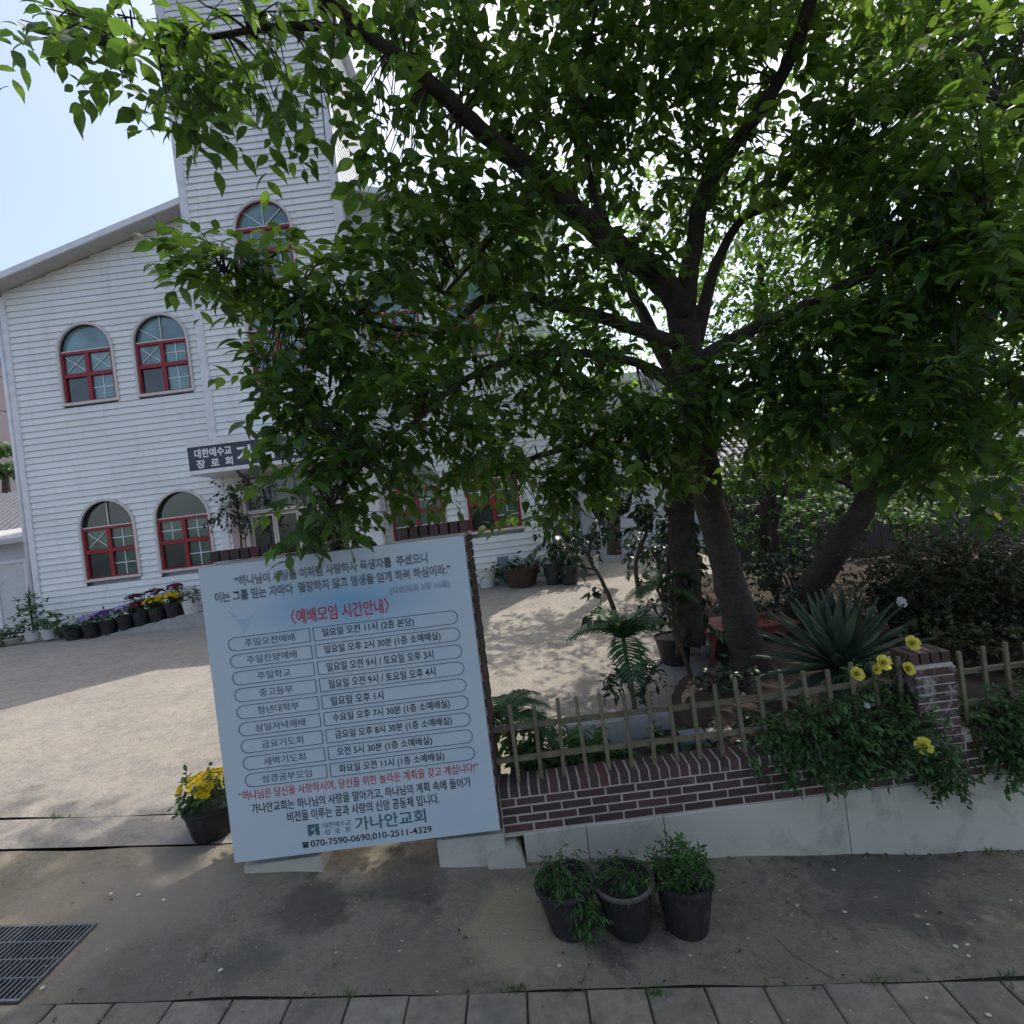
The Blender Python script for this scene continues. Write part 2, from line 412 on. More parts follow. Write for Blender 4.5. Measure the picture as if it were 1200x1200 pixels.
M['moss'] = simple('mossy joint fill', (0.07, 0.072, 0.045), 0.5, 12, 0.95, 0.8, 0.01)
def board_mat():
    m, nt, bs = newmat('printed notice panel')
    pos = geo_pos(nt)
    sep = nt.nodes.new('ShaderNodeSeparateXYZ'); nt.links.new(pos, sep.inputs[0])
    n = noise(nt, 1.6, 4, 0.5, pos, 0.4)
    base = (0.50, 0.565, 0.60)
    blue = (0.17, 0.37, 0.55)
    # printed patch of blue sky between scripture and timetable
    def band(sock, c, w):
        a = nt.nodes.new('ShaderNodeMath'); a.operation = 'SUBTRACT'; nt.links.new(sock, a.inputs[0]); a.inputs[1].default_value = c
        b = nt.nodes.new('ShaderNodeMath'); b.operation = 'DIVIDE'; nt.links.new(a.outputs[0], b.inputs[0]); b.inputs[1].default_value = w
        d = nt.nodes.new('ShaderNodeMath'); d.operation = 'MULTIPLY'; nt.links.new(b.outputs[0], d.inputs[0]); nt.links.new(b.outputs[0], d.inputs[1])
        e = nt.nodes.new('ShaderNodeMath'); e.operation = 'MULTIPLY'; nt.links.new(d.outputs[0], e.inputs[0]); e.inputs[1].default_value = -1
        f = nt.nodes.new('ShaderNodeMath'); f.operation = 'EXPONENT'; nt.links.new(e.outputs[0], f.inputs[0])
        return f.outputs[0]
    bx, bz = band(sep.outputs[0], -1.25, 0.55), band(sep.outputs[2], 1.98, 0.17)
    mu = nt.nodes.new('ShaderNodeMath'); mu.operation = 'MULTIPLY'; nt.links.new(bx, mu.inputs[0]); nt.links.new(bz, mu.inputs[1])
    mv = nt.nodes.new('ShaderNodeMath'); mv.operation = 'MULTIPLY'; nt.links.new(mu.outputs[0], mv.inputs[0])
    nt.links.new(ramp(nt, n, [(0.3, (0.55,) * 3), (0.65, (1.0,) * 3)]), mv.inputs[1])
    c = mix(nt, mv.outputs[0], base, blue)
    n2 = noise(nt, 2.4, 5, 0.6, pos)
    c = mix(nt, ramp(nt, n2, [(0.5, (0,) * 3), (0.75, (0.35,) * 3)]), c, (0.34, 0.45, 0.58))
    nt.links.new(c, bs.inputs['Base Color'])
    bs.inputs['Roughness'].default_value = 0.38
    return m
M['board'] = board_mat()

# ---------------------------------------------------------------- leaves
LEAF_V = np.array([(0, 0, 0), (.22, 0, .02), (.48, 0, .01), (.74, 0, -.05), (1.0, 0, -.17),
                   (.12, .14, .04), (.32, .245, .07), (.56, .225, .05), (.78, .10, -.02),
                   (.12, -.14, .04), (.32, -.245, .07), (.56, -.225, .05), (.78, -.10, -.02)], dtype=np.float64)
LEAF_F = [(0, 1, 5), (1, 6, 5), (1, 2, 7, 6), (2, 3, 8, 7), (3, 4, 8), (0, 9, 1), (1, 9, 10), (1, 10, 11, 2), (2, 11, 12, 3), (3, 12, 4)]
BLADE_V = np.array([(0, .04, 0), (0, -.04, 0), (.5, .06, .05), (.5, -.06, .05), (1, 0, -.12)], dtype=np.float64)
BLADE_F = [(0, 1, 3, 2), (2, 3, 4)]
PETAL_V = np.array([(0, 0, 0), (.5, .35, .15), (.5, -.35, .15), (1.0, .22, .28), (1.0, -.22, .28)], dtype=np.float64)
PETAL_F = [(0, 2, 1), (1, 2, 4, 3)]
def norm(a): return a / np.maximum(np.linalg.norm(a, axis=-1, keepdims=True), 1e-9)
def frames(d, up):
    d = norm(d); s = norm(np.cross(up, d)); n = np.cross(d, s)
    return np.stack([d, s, n], axis=2)            # columns: along, across, normal
def scatter_mesh(name, P, R, L, W, mat, V=LEAF_V, F=LEAF_F):
    N = len(P)
    loc = V[None] * np.stack([L, W, L], axis=1)[:, None, :]
    v = np.einsum('nij,nkj->nki', R, loc) + P[:, None, :]
    k = len(V)
    flat = []; starts = []; tot = []
    for f in F: flat += list(f); tot.append(len(f))
    flat = np.array(flat); tot = np.array(tot)
    loops = (flat[None] + (np.arange(N) * k)[:, None]).ravel().astype(np.int32)
    totals = np.tile(tot, N).astype(np.int32)
    st = np.concatenate([[0], np.cumsum(totals)[:-1]]).astype(np.int32)
    m = bpy.data.meshes.new(name)
    m.vertices.add(N * k); m.vertices.foreach_set('co', v.astype(np.float32).ravel())
    m.loops.add(len(loops)); m.loops.foreach_set('vertex_index', loops)
    m.polygons.add(len(totals)); m.polygons.foreach_set('loop_start', st)
    m.update(calc_edges=True); m.validate()
    m.materials.append(mat)
    return m
def sprays(centre, radii, n, leaves=7, twig=0.30, L=0.11, droop=0.5, outward=True, flat=0.6):
    """n leafy twigs in an ellipsoid: returns leaf positions, directions, ups, lengths and the twig ends"""
    c = np.array(centre); r = np.array(radii)
    q = norm(rng.normal(size=(n, 3))) * (rng.random((n, 1)) ** 0.45)
    base = c + q * r
    d = norm(q * 0.8 + rng.normal(size=(n, 3)) * 0.7 + np.array([0, 0, -droop]))
    P, D, U, LL = [], [], [], []
    for k in range(leaves):
        t = (k + 0.5) / leaves
        pos = base + d * twig * t + np.array([0, 0, -0.25 * droop * twig]) * t * t
        side = norm(np.cross(d, rng.normal(size=(n, 3)) * 0.3 + np.array([0, 0, 1.0]))) * (1 if k % 2 else -1)
        ld = norm(d * 0.5 + side * 0.8 + np.array([0, 0, -droop]) + rng.normal(size=(n, 3)) * 0.25)
        up = norm(np.array([0, 0, flat]) + rng.normal(size=(n, 3)) * 0.35 + side * 0.25)
        P.append(pos); D.append(ld); U.append(up); LL.append(L * rng.uniform(0.5, 1.2, n))
    return np.concatenate(P), np.concatenate(D), np.concatenate(U), np.concatenate(LL), base, base + d * twig
def size_in_view(P, L):
    """how large each leaf shows from the street, 0 outside the frame"""
    rel = P - np.array(EYE)
    X = rel[:, 0] * CR - rel[:, 2] * SR * -1 * -1
    x = rel[:, 0] * CR - rel[:, 2] * SR; z = rel[:, 0] * SR + rel[:, 2] * CR
    x = rel[:, 0] * CR + -rel[:, 2] * SR; y = rel[:, 1]
    ok = (y > 0.5) & (np.abs(x) < y * 0.98) & (np.abs(z) < y * 0.98)
    return np.where(ok, L / np.maximum(y, 0.5), 0.0)

# ---------------------------------------------------------------- THE SETTING
def grid_sheet(name, xs, ys, mat, fn, kind='structure'):
    mb = MB(); n = len(xs)
    for y in ys:
        for x in xs: mb.v.append((x, y, fn(x, y)))
    for j in range(len(ys) - 1):
        for i in range(n - 1):
            a = j * n + i
            mb.f.append((a, a + 1, a + n + 1, a + n))
    o = mb.build(name, mat, None, True); o['kind'] = kind
    return o
def lin(a, b, n): return [a + (b - a) * k / (n - 1) for k in range(n)]
wob = lambda x, y: 0.012 * math.sin(2.1 * x + 1.3 * y) + 0.008 * math.sin(5.3 * x - 3.1 * y)
grid_sheet('ground', [-600, -80, -40, -20] + lin(-14, 14, 29) + [20, 40, 80, 600], [-200, -40, 1.2, 3.8, 3.9] + lin(4.5, 12.5, 17) + [14, 40, 120, 600], M['soil'], lambda x, y: G(x, y) - 0.5 - (0.5 if y < 1.2 else 0))
grid_sheet('courtyard', lin(-14, 14, 80), [3.852, 4.0, 4.199] , M['conc_court'], lambda x, y: G(x, y) + 0.004)
court = grid_sheet('courtyard', lin(-14, 14, 120), [4.217] + lin(4.5, 16, 50), M['conc_court'], lambda x, y: G(x, y) + wob(x, y) * 0.6 + 0.004)
walk = grid_sheet('pavement', lin(-14, 14, 160), lin(2.606, 3.83, 14), M['conc_walk'], lambda x, y: G(x, y) + wob(x * 1.5, y * 2) * 0.6)
grid_sheet('road', [-60, -14, 14, 60], [-9, -4, 0, 1.1], M['asphalt'], lambda x, y: G(x, y) - 0.02)
# paving slabs along the kerb: each a piece of the pavement
slab_meshes = []
for k in range(6):
    mb = MB(); j = lambda: random.uniform(-0.0035, 0.0035)
    w, d, b = 0.1445, 0.1445, 0.010
    top = [(-w + j(), -d + j(), 0), (w + j(), -d + j(), 0), (w + j(), d + j(), 0), (-w + j(), d + j(), 0)]
    ins = [(x * (1 - b / w), y * (1 - b / d), 0.0) for x, y, z in top]
    low = [(x, y, -0.05) for x, y, z in top]; out = [(x, y, -0.007) for x, y, z in top]
    fs = [(8, 9, 10, 11)]
    for a in range(4):
        l = (a + 1) % 4
        fs += [(a, l, 4 + l, 4 + a), (4 + a, 4 + l, 8 + l, 8 + a)]
    mb.add(low + out + ins, fs)
    slab_meshes.append(mb.mesh('paving_slab', M['slab']))
for row in range(4):
    for i in range(-13, 16):
        x = i * 0.298 - 0.075 + (0.0 if row % 2 == 0 else 0.15); y = 2.455 - row * 0.298
        if row > 1 and abs(x) > 3.2: continue
        o = put('paving_slab', random.choice(slab_meshes), walk)
        o.location = (x, y, G(x, y) + 0.004 + random.uniform(-0.003, 0.004))
        o.rotation_euler = (random.uniform(-.008, .008), math.atan(0.098) + random.uniform(-.01, .01), random.uniform(-.008, .008))
grid_sheet('joint_bedding', lin(-14, 14, 60), lin(1.1, 2.75, 8), M['moss'], lambda x, y: G(x, y) - 0.012)
# cracks across the concrete pavement
def crack(name, pts, w, parent, mat, lift=0.003):
    mb = MB(); P3 = []
    for a, b in zip(pts[:-1], pts[1:]):
        for k in range(6):
            t = k / 6
            P3.append((a[0] + (b[0] - a[0]) * t + random.uniform(-.008, .008), a[1] + (b[1] - a[1]) * t + random.uniform(-.008, .008)))
    P3.append(pts[-1])
    for i, (x, y) in enumerate(P3):
        ww = w * random.uniform(0.3, 1.0)
        dx = P3[min(i + 1, len(P3) - 1)][0] - P3[max(i - 1, 0)][0]; dy = P3[min(i + 1, len(P3) - 1)][1] - P3[max(i - 1, 0)][1]
        L = math.hypot(dx, dy) or 1
        for s in (-1, 1):
            X, Y = x - dy / L * ww * s, y + dx / L * ww * s
            mb.v.append((X, Y, G(X, Y) + wob(X * 1.5, Y * 2) * 0.6 + lift))
    for i in range(len(P3) - 1): mb.f.append((2 * i, 2 * i + 1, 2 * i + 3, 2 * i + 2))
    return mb.build(name, mat, parent)
for pts, w in (([(0.05, 2.62), (0.12, 2.75), (0.10, 3.0), (0.22, 3.2)], .0035), ([(1.35, 2.62), (1.22, 2.78), (1.18, 2.9)], .003)):
    crack('crack', pts, w, walk, M['moss'], 0.003)
# dark joints of the threshold strip before the courtyard
for y0, y1 in ((3.828, 3.852), (4.199, 4.215)):
    mb = MB()
    xs = lin(-7.5, -0.2, 60)
    for x in xs:
        mb.v += [(x, y0 - 0.004, G(x, y0) - 0.035), (x, y1 + 0.004, G(x, y1) - 0.035)]
    for i in range(len(xs) - 1): mb.f.append((2 * i, 2 * i + 2, 2 * i + 3, 2 * i + 1))
    o = mb.build('joint', M['moss'], court)
# litter of petals and little stones
def litter():
    mb = MB()
    for k in range(120):
        x = random.uniform(-3.4, 4.0); y = random.uniform(2.35, 3.5)
        if random.random() < 0.35: x = random.uniform(0.8, 4.0)
        s = random.choice((0.006, 0.008, 0.012, 0.019))
        z = G(x, y) + 0.012; a = random.uniform(0, 3)
        p = [(x + s * math.cos(a + t) * random.uniform(.5, 1), y + s * 0.7 * math.sin(a + t) * random.uniform(.6, 1), z + random.uniform(0, .004)) for t in (0, 1.2, 2.4, 3.5, 4.7)]
        mb.ngon(p)
    o = mb.build('petals', M['petal']); tag(o, None, None, None, 'stuff')
litter()
mb = MB()
for k in range(500):      # grit and crumbs lying on the pavement
    x = random.gauss(-2.0, 0.35) if k % 3 == 0 else random.uniform(-3.6, 4.2)
    y = random.gauss(3.0, 0.18) if k % 3 == 0 else random.uniform(2.3, 3.5)
    if not 2.2 < y < 3.5: continue
    s = random.uniform(0.002, 0.007)
    z = G(x, y) + 0.004
    mb.add([(x - s, y, z), (x + s, y - s, z), (x + s * .3, y + s, z), (x, y, z + s)], [(0, 1, 3), (1, 2, 3), (2, 0, 3)])
tag(mb.build('grit', M['concrete_light']), None, None, None, 'stuff')

# ---------------------------------------------------------------- bricks
def brick_meshes(w, d, h, n=5, b=0.004, name='brick'):
    out = []
    for k in range(n):
        mb = MB(); mb.bevbox(-w / 2, w / 2, 0, d, -h / 2, h / 2, b)
        mb.v = [(x + random.uniform(-.0012, .0012), y + random.uniform(-.0015, .0015), z + random.uniform(-.0012, .0012)) for x, y, z in mb.v]
        out.append(mb.mesh(name, M['brick']))
    return out
BR = brick_meshes(0.2005, 0.09, 0.0505)
BH = brick_meshes(0.098, 0.09, 0.0505, 3)
RL_m = []
for k in range(5):
    mb = MB(); mb.box(-0.0285, 0.0285, 0, 0.195, -0.038, 0.038, 0.0015); RL_m.append(mb.mesh('coping_brick', M['brick']))
def set_at(mesh, name, parent, loc, rz=0.0):
    o = put(name, mesh, parent); o.location = (loc[0], loc[1] + random.uniform(-.0015, .0015), loc[2]); o.rotation_euler = (0, 0, rz + random.uniform(-.004, .004)); return o

# low garden wall along the street
wall = thing('garden_wall', 'low brown brick wall with rowlock coping on a whitewashed plinth below the picket fence', 'wall', (0, 0, 0))
mb = MB(); mb.box(-0.335, 9.0, 3.5735, 3.755, 0.20, 0.4735); mb.box(-0.335, 9.0, 3.5715, 3.752, 0.4735, 0.5465)
mb.build('mortar', M['mortar'], wall)
XW = -0.33
for row in range(4):
    z = 0.255 + row * 0.0605; x = XW + (0.105 if row % 2 else 0.0)
    if row % 2: set_at(random.choice(BH), 'brick', wall, (XW + 0.05, 3.57, z))
    while x < 8.8:
        set_at(random.choice(BR), 'brick', wall, (x + 0.1055, 3.57, z)); x += 0.211
x = XW + 0.032
while x < 8.9:
    if not 2.62 < x < 2.95: set_at(random.choice(RL_m), 'coping_brick', wall, (x, 3.567, 0.512)).rotation_euler = (random.uniform(-.01, .01), random.uniform(-.03, .03), random.uniform(-.02, .02))
    x += 0.0705
# plinth in cast lengths, with cracks between them
cuts = [-0.02, 0.60 - 0.0, 1.33, 2.75, 4.2, 5.7, 9.0]
cuts = [-0.20, 0.24, 0.78, 2.05, 3.4, 5.7, 9.0]
for a, b in zip(cuts[:-1], cuts[1:]):
    mb = MB(); g = 0.003
    n = 8
    for i in range(n + 1):
        x = a + g + (b - a - 2 * g) * i / n
        zb = G(x, 3.5) - 0.12
        wv = 0.004 * math.sin(7 * x)
        mb.v += [(x, 3.552 + wv, zb), (x, 3.556 + wv, 0.216), (x, 3.564 + wv, 0.224), (x, 3.76, 0.224), (x, 3.76, zb)]
    for i in range(n):
        for k in range(4): mb.f.append((i * 5 + k, (i + 1) * 5 + k, (i + 1) * 5 + k + 1, i * 5 + k + 1))
    mb.f += [tuple(range(5)), tuple(n * 5 + k for k in reversed(range(5)))]
    mb.build('plinth', M['plinth'], wall)
mb = MB()           # broken end of the plinth, below the board
pr = [(-0.46, G(-.4, 3.5) + 0.02), (-0.47, 0.10), (-0.42, 0.155), (-0.34, 0.172), (-0.26, 0.175), (-0.225, 0.12), (-0.20, 0.0), (-0.22, -0.06), (-0.44, -0.03)]
mb.prism(pr, 3.49, 3.74); mb.build('plinth', M['plinth'], wall)

# the taller brick post in the fence line
post = thing('brick_post', 'square brown brick post standing in the fence beside the yellow roses', 'post', (2.785, 3.57, 0.0))
mb = MB(); mb.box(-0.135, 0.135, 0.0, 0.27, 0.20, 1.03); mb.build('mortar', M['mortar'], post)
PB = brick_meshes(0.1385, 0.09, 0.0505, 4)
for row in range(13):
    z = 0.255 + row * 0.0605
    if row % 2:
        set_at(random.choice(BR), 'brick', post, (-0.045, -0.006, z)); set_at(random.choice(PB[:2]), 'brick', post, (0.132 - 0.045 + 0.002, -0.0065, z)).scale = (0.62, 1, 1)
    else:
        set_at(random.choice(PB[:2]), 'brick', post, (-0.10, -0.006, z)).scale = (0.66, 1, 1); set_at(random.choice(BR), 'brick', post, (0.048, -0.0065, z))
    for s in (-1, 1):
        set_at(random.choice(BR), 'brick', post, (0.146 * s, 0.135 + 0.02 * (row % 2), z), math.radians(90 * s))
for k in range(4): set_at(random.choice(RL_m), 'coping_brick', post, (-0.11 + k * 0.073, 0.02, 1.068))
for ch in post.children:
    if ch.name.startswith('brick'):
        if ch.data.name + ' worn' not in bpy.data.meshes:
            w_ = ch.data.copy(); w_.name = ch.data.name + ' worn'; w_.materials[0] = M['brick_worn']
        ch.data = bpy.data.meshes[ch.data.name + ' worn']

# two brick piers that carry the notice board
for px0, px1, lab, ztop in ((-2.13, -1.60, 'brown brick gate pier behind the left half of the notice board', 2.44), (-0.80, -0.335, 'brown brick gate pier behind the right edge of the notice board', 2.44)):
    pier = thing('brick_pier', lab, 'pillar', ((px0 + px1) / 2, 3.57, 0.0), group='brick piers behind the notice board')
    hw = (px1 - px0) / 2
    mb = MB(); mb.box(-hw + .012, hw - .012, 0.012, 0.42, 0.20, ztop - 0.09); mb.build('mortar', M['mortar'], pier)
    zb = 0.30
    row = 0
    while zb < ztop - 0.13:
        xx = -hw + (0.105 if row % 2 else 0)
        if row % 2: set_at(random.choice(BH), 'brick', pier, (-hw + 0.05, 0.0, zb))
        if row > 4 and row < 30: pass
        else:
            while xx + 0.2 < hw + 0.02:
                set_at(random.choice(BR), 'brick', pier, (xx + 0.1005, 0.0, zb)); xx += 0.211
        for yy in (0.10, 0.311):
            set_at(random.choice(BR), 'brick', pier, (hw, yy + (0.03 if row % 2 else 0), zb), math.radians(90))
        zb += 0.0605; row += 1
    x = -hw + 0.03
    while x < hw: 
        set_at(random.choice(RL_m), 'coping_brick', pier, (x, 0.004, ztop - 0.045)); x += 0.0705
    mb = MB(); mb.box(-hw, hw, -0.045, 0.42, G((px0 + px1) / 2, 3.5) - 0.15, 0.262, 0.006); mb.build('plinth', M['plinth'], pier)

# ---------------------------------------------------------------- notice board
S3 = 3.48 / 600.0
def bx(u): return u * S3
def bz(v): return 2.45 - v * S3
board = thing('notice_board', 'large pale blue notice board with a printed timetable fixed to brick piers', 'notice board', (0, 0, 0))
mb = MB(); mb.box(bx(-373.5), bx(-59.5), 3.484, 3.520, bz(368.2), bz(19.6)); 
M['board_edge'] = simple('board edge', (0.22, 0.23, 0.24), 0.1, 9, 0.6, 0)
mb.build('backing', M['board_edge'], board)
mb = MB(); mb.box(bx(-373.5) + .003, bx(-59.5) - .003, 3.478, 3.4835, bz(368.2) + .003, bz(19.6) - .003); mb.build('panel', M['board'], board)
mb = MB(); mb.box(bx(-365), bx(-70), 3.524, 3.565, 0.62, 0.68); mb.box(bx(-365), bx(-70), 3.524, 3.565, 1.9, 1.96); mb.build('batten', M['stem'], board)

def text_mesh(body, mat, w, h, off=0.0, name='lettering', bold=0.0, wide=True, flat_face=True):
    c = bpy.data.curves.new('t', 'FONT'); c.body = body; c.size = 1.0; c.offset = bold; c.resolution_u = 3
    o = bpy.data.objects.new('t', c); COL.objects.link(o)
    dg = bpy.context.evaluated_depsgraph_get(); dg.update()
    me = bpy.data.meshes.new_from_object(o.evaluated_get(dg))
    bpy.data.objects.remove(o); bpy.data.curves.remove(c)
    n = len(me.vertices); co = np.zeros(n * 3, dtype=np.float32); me.vertices.foreach_get('co', co); co = co.reshape(-1, 3)
    mn, mx = co.min(0), co.max(0)
    out = np.zeros_like(co)
    out[:, 0] = (co[:, 0] - (mn[0] + mx[0]) / 2) / (mx[0] - mn[0]) * w
    out[:, 2] = (co[:, 1] - (mn[1] + mx[1]) / 2) / (mx[1] - mn[1]) * h
    me.vertices.foreach_set('co', out.ravel()); me.materials.clear(); me.materials.append(mat); me.update()
    me.name = name
    return me
def letters(body, u0, u1, vc, hpx, mat, parent=board, y=3.4755, bold=0.0, name='lettering'):
    me = text_mesh(body, mat, abs(u1 - u0) * S3, hpx * S3, bold=bold)
    o = put(name, me, parent); o.location = ((bx(u0) + bx(u1)) / 2, y, bz(vc)); return o
ov = lambda x, y: uv(x, y)
for body, ua, ub, vm in (('“하나님이 세상을 이처럼 사랑하사 독생자를  주셨으니', -332, -105, 40.5), ('이는 그를 믿는 자마다  멸망하지 않고 영생을 얻게 하려 하심이라.”', -358, -80, 57)):
    letters(body, ua, ub, vm, 12.8, M['ink_black'], bold=0.026)
    letters(body, ua + 0.7, ub - 0.7, vm, 12.2, M['ink_fill'], y=3.4735, bold=-0.024)
(ua, va), (ub, vb) = uv(457, 693), uv(527, 684)
letters('(요한복음 3장 16절)', ua, ub, (va + vb) / 2, 9.5, M['ink_grey'], bold=0.02)
letters('(요한복음 3장 16절)', ua, ub, (va + vb) / 2, 9.0, M['ink_pale'], y=3.4735)
(ua, va), (ub, vb) = uv(341, 723), uv(456, 709)
letters('〈예배모임 시간안내〉', ua, ub, (va + vb) / 2, 18, M['ink_red'], bold=0.012)
rows = [('주일오전예배', '일요일 오전 11시 (2층 본당)', 0.0, -112), ('주일찬양예배', '일요일 오후 2시 30분 (1층 소예배실)', 0, -92), ('주일학교', '일요일 오전 9시 / 토요일 오후 3시', 1, -100),
        ('중고등부', '일요일 오전 9시 / 토요일 오후 4시', 1, -99), ('청년대학부', '일요일 오후 1시', .5, -170), ('삼일저녁예배', '수요일 오후 7시 30분 (1층 소예배실)', 0, -90),
        ('금요기도회', '금요일 오후 8시 30분 (1층 소예배실)', .5, -90), ('새벽기도회', '오전 5시 30분 (1층 소예배실)', .5, -115), ('성경공부모임', '화요일 오전 11시 (1층 소예배실)', 0, -105)]
rows_u1 = [-130, -101, -112, -112, -176, -100, -100, -126, -114]
def box_outline(u0, u1, v0, v1, round_left):
    pts = []; r = (v1 - v0) / 2
    if round_left:
        for k in range(9):
            a = math.pi / 2 + math.pi * k / 8
            pts.append((u0 + r + r * math.cos(a), (v0 + v1) / 2 + r * math.sin(a)))
        pts += [(u1, v0), (u1, v1)]
    else:
        pts += [(u0, v1), (u0, v0)]
        for k in range(9):
            a = -math.pi / 2 + math.pi * k / 8
            pts.append((u1 - r + r * math.cos(a), (v0 + v1) / 2 + r * math.sin(a)))
    cu = sum(p[0] for p in pts) / len(pts); t = 0.55
    out = [(bx(p[0]), bz(p[1])) for p in pts]
    u_mid, v_mid = (u0 + u1) / 2, (v0 + v1) / 2
    inn = [(bx(u_mid + (p[0] - u_mid) * (1 - 2 * t / (u1 - u0))), bz(v_mid + (p[1] - v_mid) * (1 - 2 * t / (v1 - v0)))) for p in pts]
    return out, inn
for i, (l, r, sp, _) in enumerate(rows):
    v0 = 105.5 + 20.06 * i; v1 = v0 + 16
    mb = MB()
    for args in ((-349, -252.5, v0, v1, True), (-248.5, -78, v0, v1, False)):
        o, n = box_outline(*args); mb.ring(o, n, 3.4742, 3.4775)
    mb.build('timetable_line', M['ink_grey'], board)
    wl = len(l)
    letters(l, -300 - 4.9 * wl, -300 + 4.9 * wl, (v0 + v1) / 2, 9.2, M['ink_grey'], bold=0.004)
    letters(r, -238, rows_u1[i], (v0 + v1) / 2, 10.6 if '(' not in r else 11.4, M['ink_black'], bold=0.010)
letters('“하나님은 당신을 사랑하시며, 당신을 위한 놀라운 계획을 갖고 계십니다!”', -358, -76, 291, 12.0, M['ink_red'], bold=0.006)
letters('가나안교회는 하나님의 사랑을 알아가고, 하나님의 계획 속에 들어가', -345.5, -87, 307.5, 12.5, M['ink_black'], bold=0.010)
letters('비전을 이루는 꿈과 사랑의 신앙 공동체 입니다.', -305, -126, 322, 12.5, M['ink_black'], bold=0.010)
letters('가나안교회', -227.5, -144, 340, 16.5, M['ink_green'], bold=0.014)
letters('대한예수교', -265, -232, 337, 6.5, M['ink_green'])
letters('장  로  회', -264, -234, 345, 6.5, M['ink_green'])
letters('070-7590-0690,010-2511-4329', -282, -139, 357, 9.0, M['ink_black'], bold=0.012)
mb = MB()                                              # little telephone mark and the green emblem
mb.box(bx(-291), bx(-285), 3.4742, 3.4775, bz(360), bz(356)); mb.box(bx(-292), bx(-284), 3.4742, 3.4775, bz(355.2), bz(353.6)); mb.build('telephone_mark', M['ink_black'], board)
mb = MB()
for u0, u1, v0, v1 in ((-283, -279.5, 334, 347), (-279, -275, 334, 338), (-279, -276.5, 341, 345), (-274, -270, 334, 347), (-275.5, -274, 339, 342)): mb.box(bx(u0), bx(u1), 3.4742, 3.4775, bz(v1), bz(v0))
mb.build('emblem', M['ink_green'], board)
mb = MB()                                              # printed white dove
for pts in (((-338, 84), (-326, 86), (-306, 76), (-322, 90), (-330, 96), (-334, 90)), ((-338, 84), (-346, 72), (-333, 82)), ((-327, 86), (-322, 92), (-330, 104), (-329, 92))): mb.ngon([(bx(a), 3.4772 - .0006 * len(mb.f), bz(b)) for a, b in pts])
mb.build('dove_print', M['ink_pale'], board)

# ---------------------------------------------------------------- picket fence
FY = 3.665
def fence(name, label, x0, x1, first):
    f = thing(name, label, 'fence', (x0, FY, 0.55))
    for z, nm in ((0.937, 'rail'), (0.713, 'rail')):
        mb = MB(); n = 8
        mb.tube([(t * (x1 - x0), 0.0, z - 0.55 - 0.02 + 0.004 * math.sin(3 * t * (x1 - x0))) for t in [k / n for k in range(n + 1)]], 0.022, 4)
        mb.build(nm, M['fence'], f)
    pm = []
    for k in range(4):
        mb = MB(); h = 0.53 + random.uniform(-0.02, 0.02)
        mb.box(-0.0135, 0.0135, -0.010, 0.010, 0.0, h, 0.001); pm.append(mb.mesh('picket', M['fence']))
    x = first
    while x < x1 - 0.03:
        o = put('picket', random.choice(pm), f); o.location = (x - x0, -0.034, 0.002)
        o.rotation_euler = (random.uniform(-.02, .02), random.uniform(-.035, .035), 0)
        x += 0.162
    return f
fence('picket_fence', 'weathered tan picket fence between the notice board and the brick post', -0.33, 2.63, -0.187)
fence('picket_fence', 'short run of tan pickets right of the brick post, half hidden by leaves', 2.94, 8.9, 3.02)

# ---------------------------------------------------------------- drain grate
gr = thing('drain_grate', 'steel bar drain grating set in the concrete pavement', 'drain cover', (-3.42, 2.86, G(-3.42, 2.86)))
gr.rotation_euler = (0, math.atan(0.098), 0)
mb = MB(); W2, D2 = 0.60, 0.235
mb.box(-W2, W2, -D2 - .014, -D2, 0.0, 0.012); mb.box(-W2, W2, D2, D2 + .014, 0.0, 0.012); mb.box(-W2 - .014, -W2, -D2 - .014, D2 + .014, 0, 0.0125); mb.box(W2, W2 + .014, -D2 - .014, D2 + .014, 0, 0.0125)
mb.build('frame', M['steel'], gr)
mb = MB(); mb.box(-W2, W2, -D2, D2, -0.002, 0.0015); mb.build('pit_shade', M['void'], gr)  # near-black sheet standing in for the shade below the bars
mb = MB(); mb.box(-0.0045, 0.0045, -D2, D2, 0.002, 0.013); bm_ = mb.mesh('bar', M['steel'])
k = 0
while -W2 + 0.03 + k * 0.0295 < W2:
    o = put('bar', bm_, gr); o.location = (-W2 + 0.03 + k * 0.0295, 0, 0); k += 1
for j in range(3):
    mb = MB(); y = -D2 + (j + 1) * 2 * D2 / 4; mb.box(-W2, W2, y - .0035, y + .0035, 0.003, 0.0145); mb.build('cross_rod', M['steel'], gr)

# ---------------------------------------------------------------- THE CHURCH
church = thing('church_building', 'white clapboard church with a tower and red framed arched windows', 'church', (0, 0, 0))
CX0, CX1, CY = -11.25, 1.34, 12.0
RID = (CX0 + CX1) / 2
def gable(x): return 12.14 + 0.28 * x if x < RID else 12.14 + 0.28 * (2 * RID - x)
TX0, TX1, TY = -6.44, -3.03, 11.5
ZB, ZT = 0.75, 15.0
mb = MB()
mb.prism([(CX0 + .02, ZB), (CX1 - .02, ZB), (CX1 - .02, gable(CX1) - .02), (RID, gable(RID) - .02), (CX0 + .02, gable(CX0) - .02)], 12.14, 24.0)
mb.build('wall', M['render'], church)
mb = MB(); mb.box(TX0 + .02, TX1 - .02, TY + .14, 12.139, ZB, 12.0); mb.box(TX0 + .02, TX1 - .02, TY + .14, 15.0, 12.0, ZT)
mb.build('tower_wall', M['render'], church)
def arch_half(win, z):
    """half width of an arched opening at height z, or None"""
    cx, z0, w, h = win; r = w / 2; zs = z0 + h - r
    if z < z0 or z > z0 + h: return None
    if z <= zs: return r
    return math.sqrt(max(0, r * r - (z - zs) ** 2))
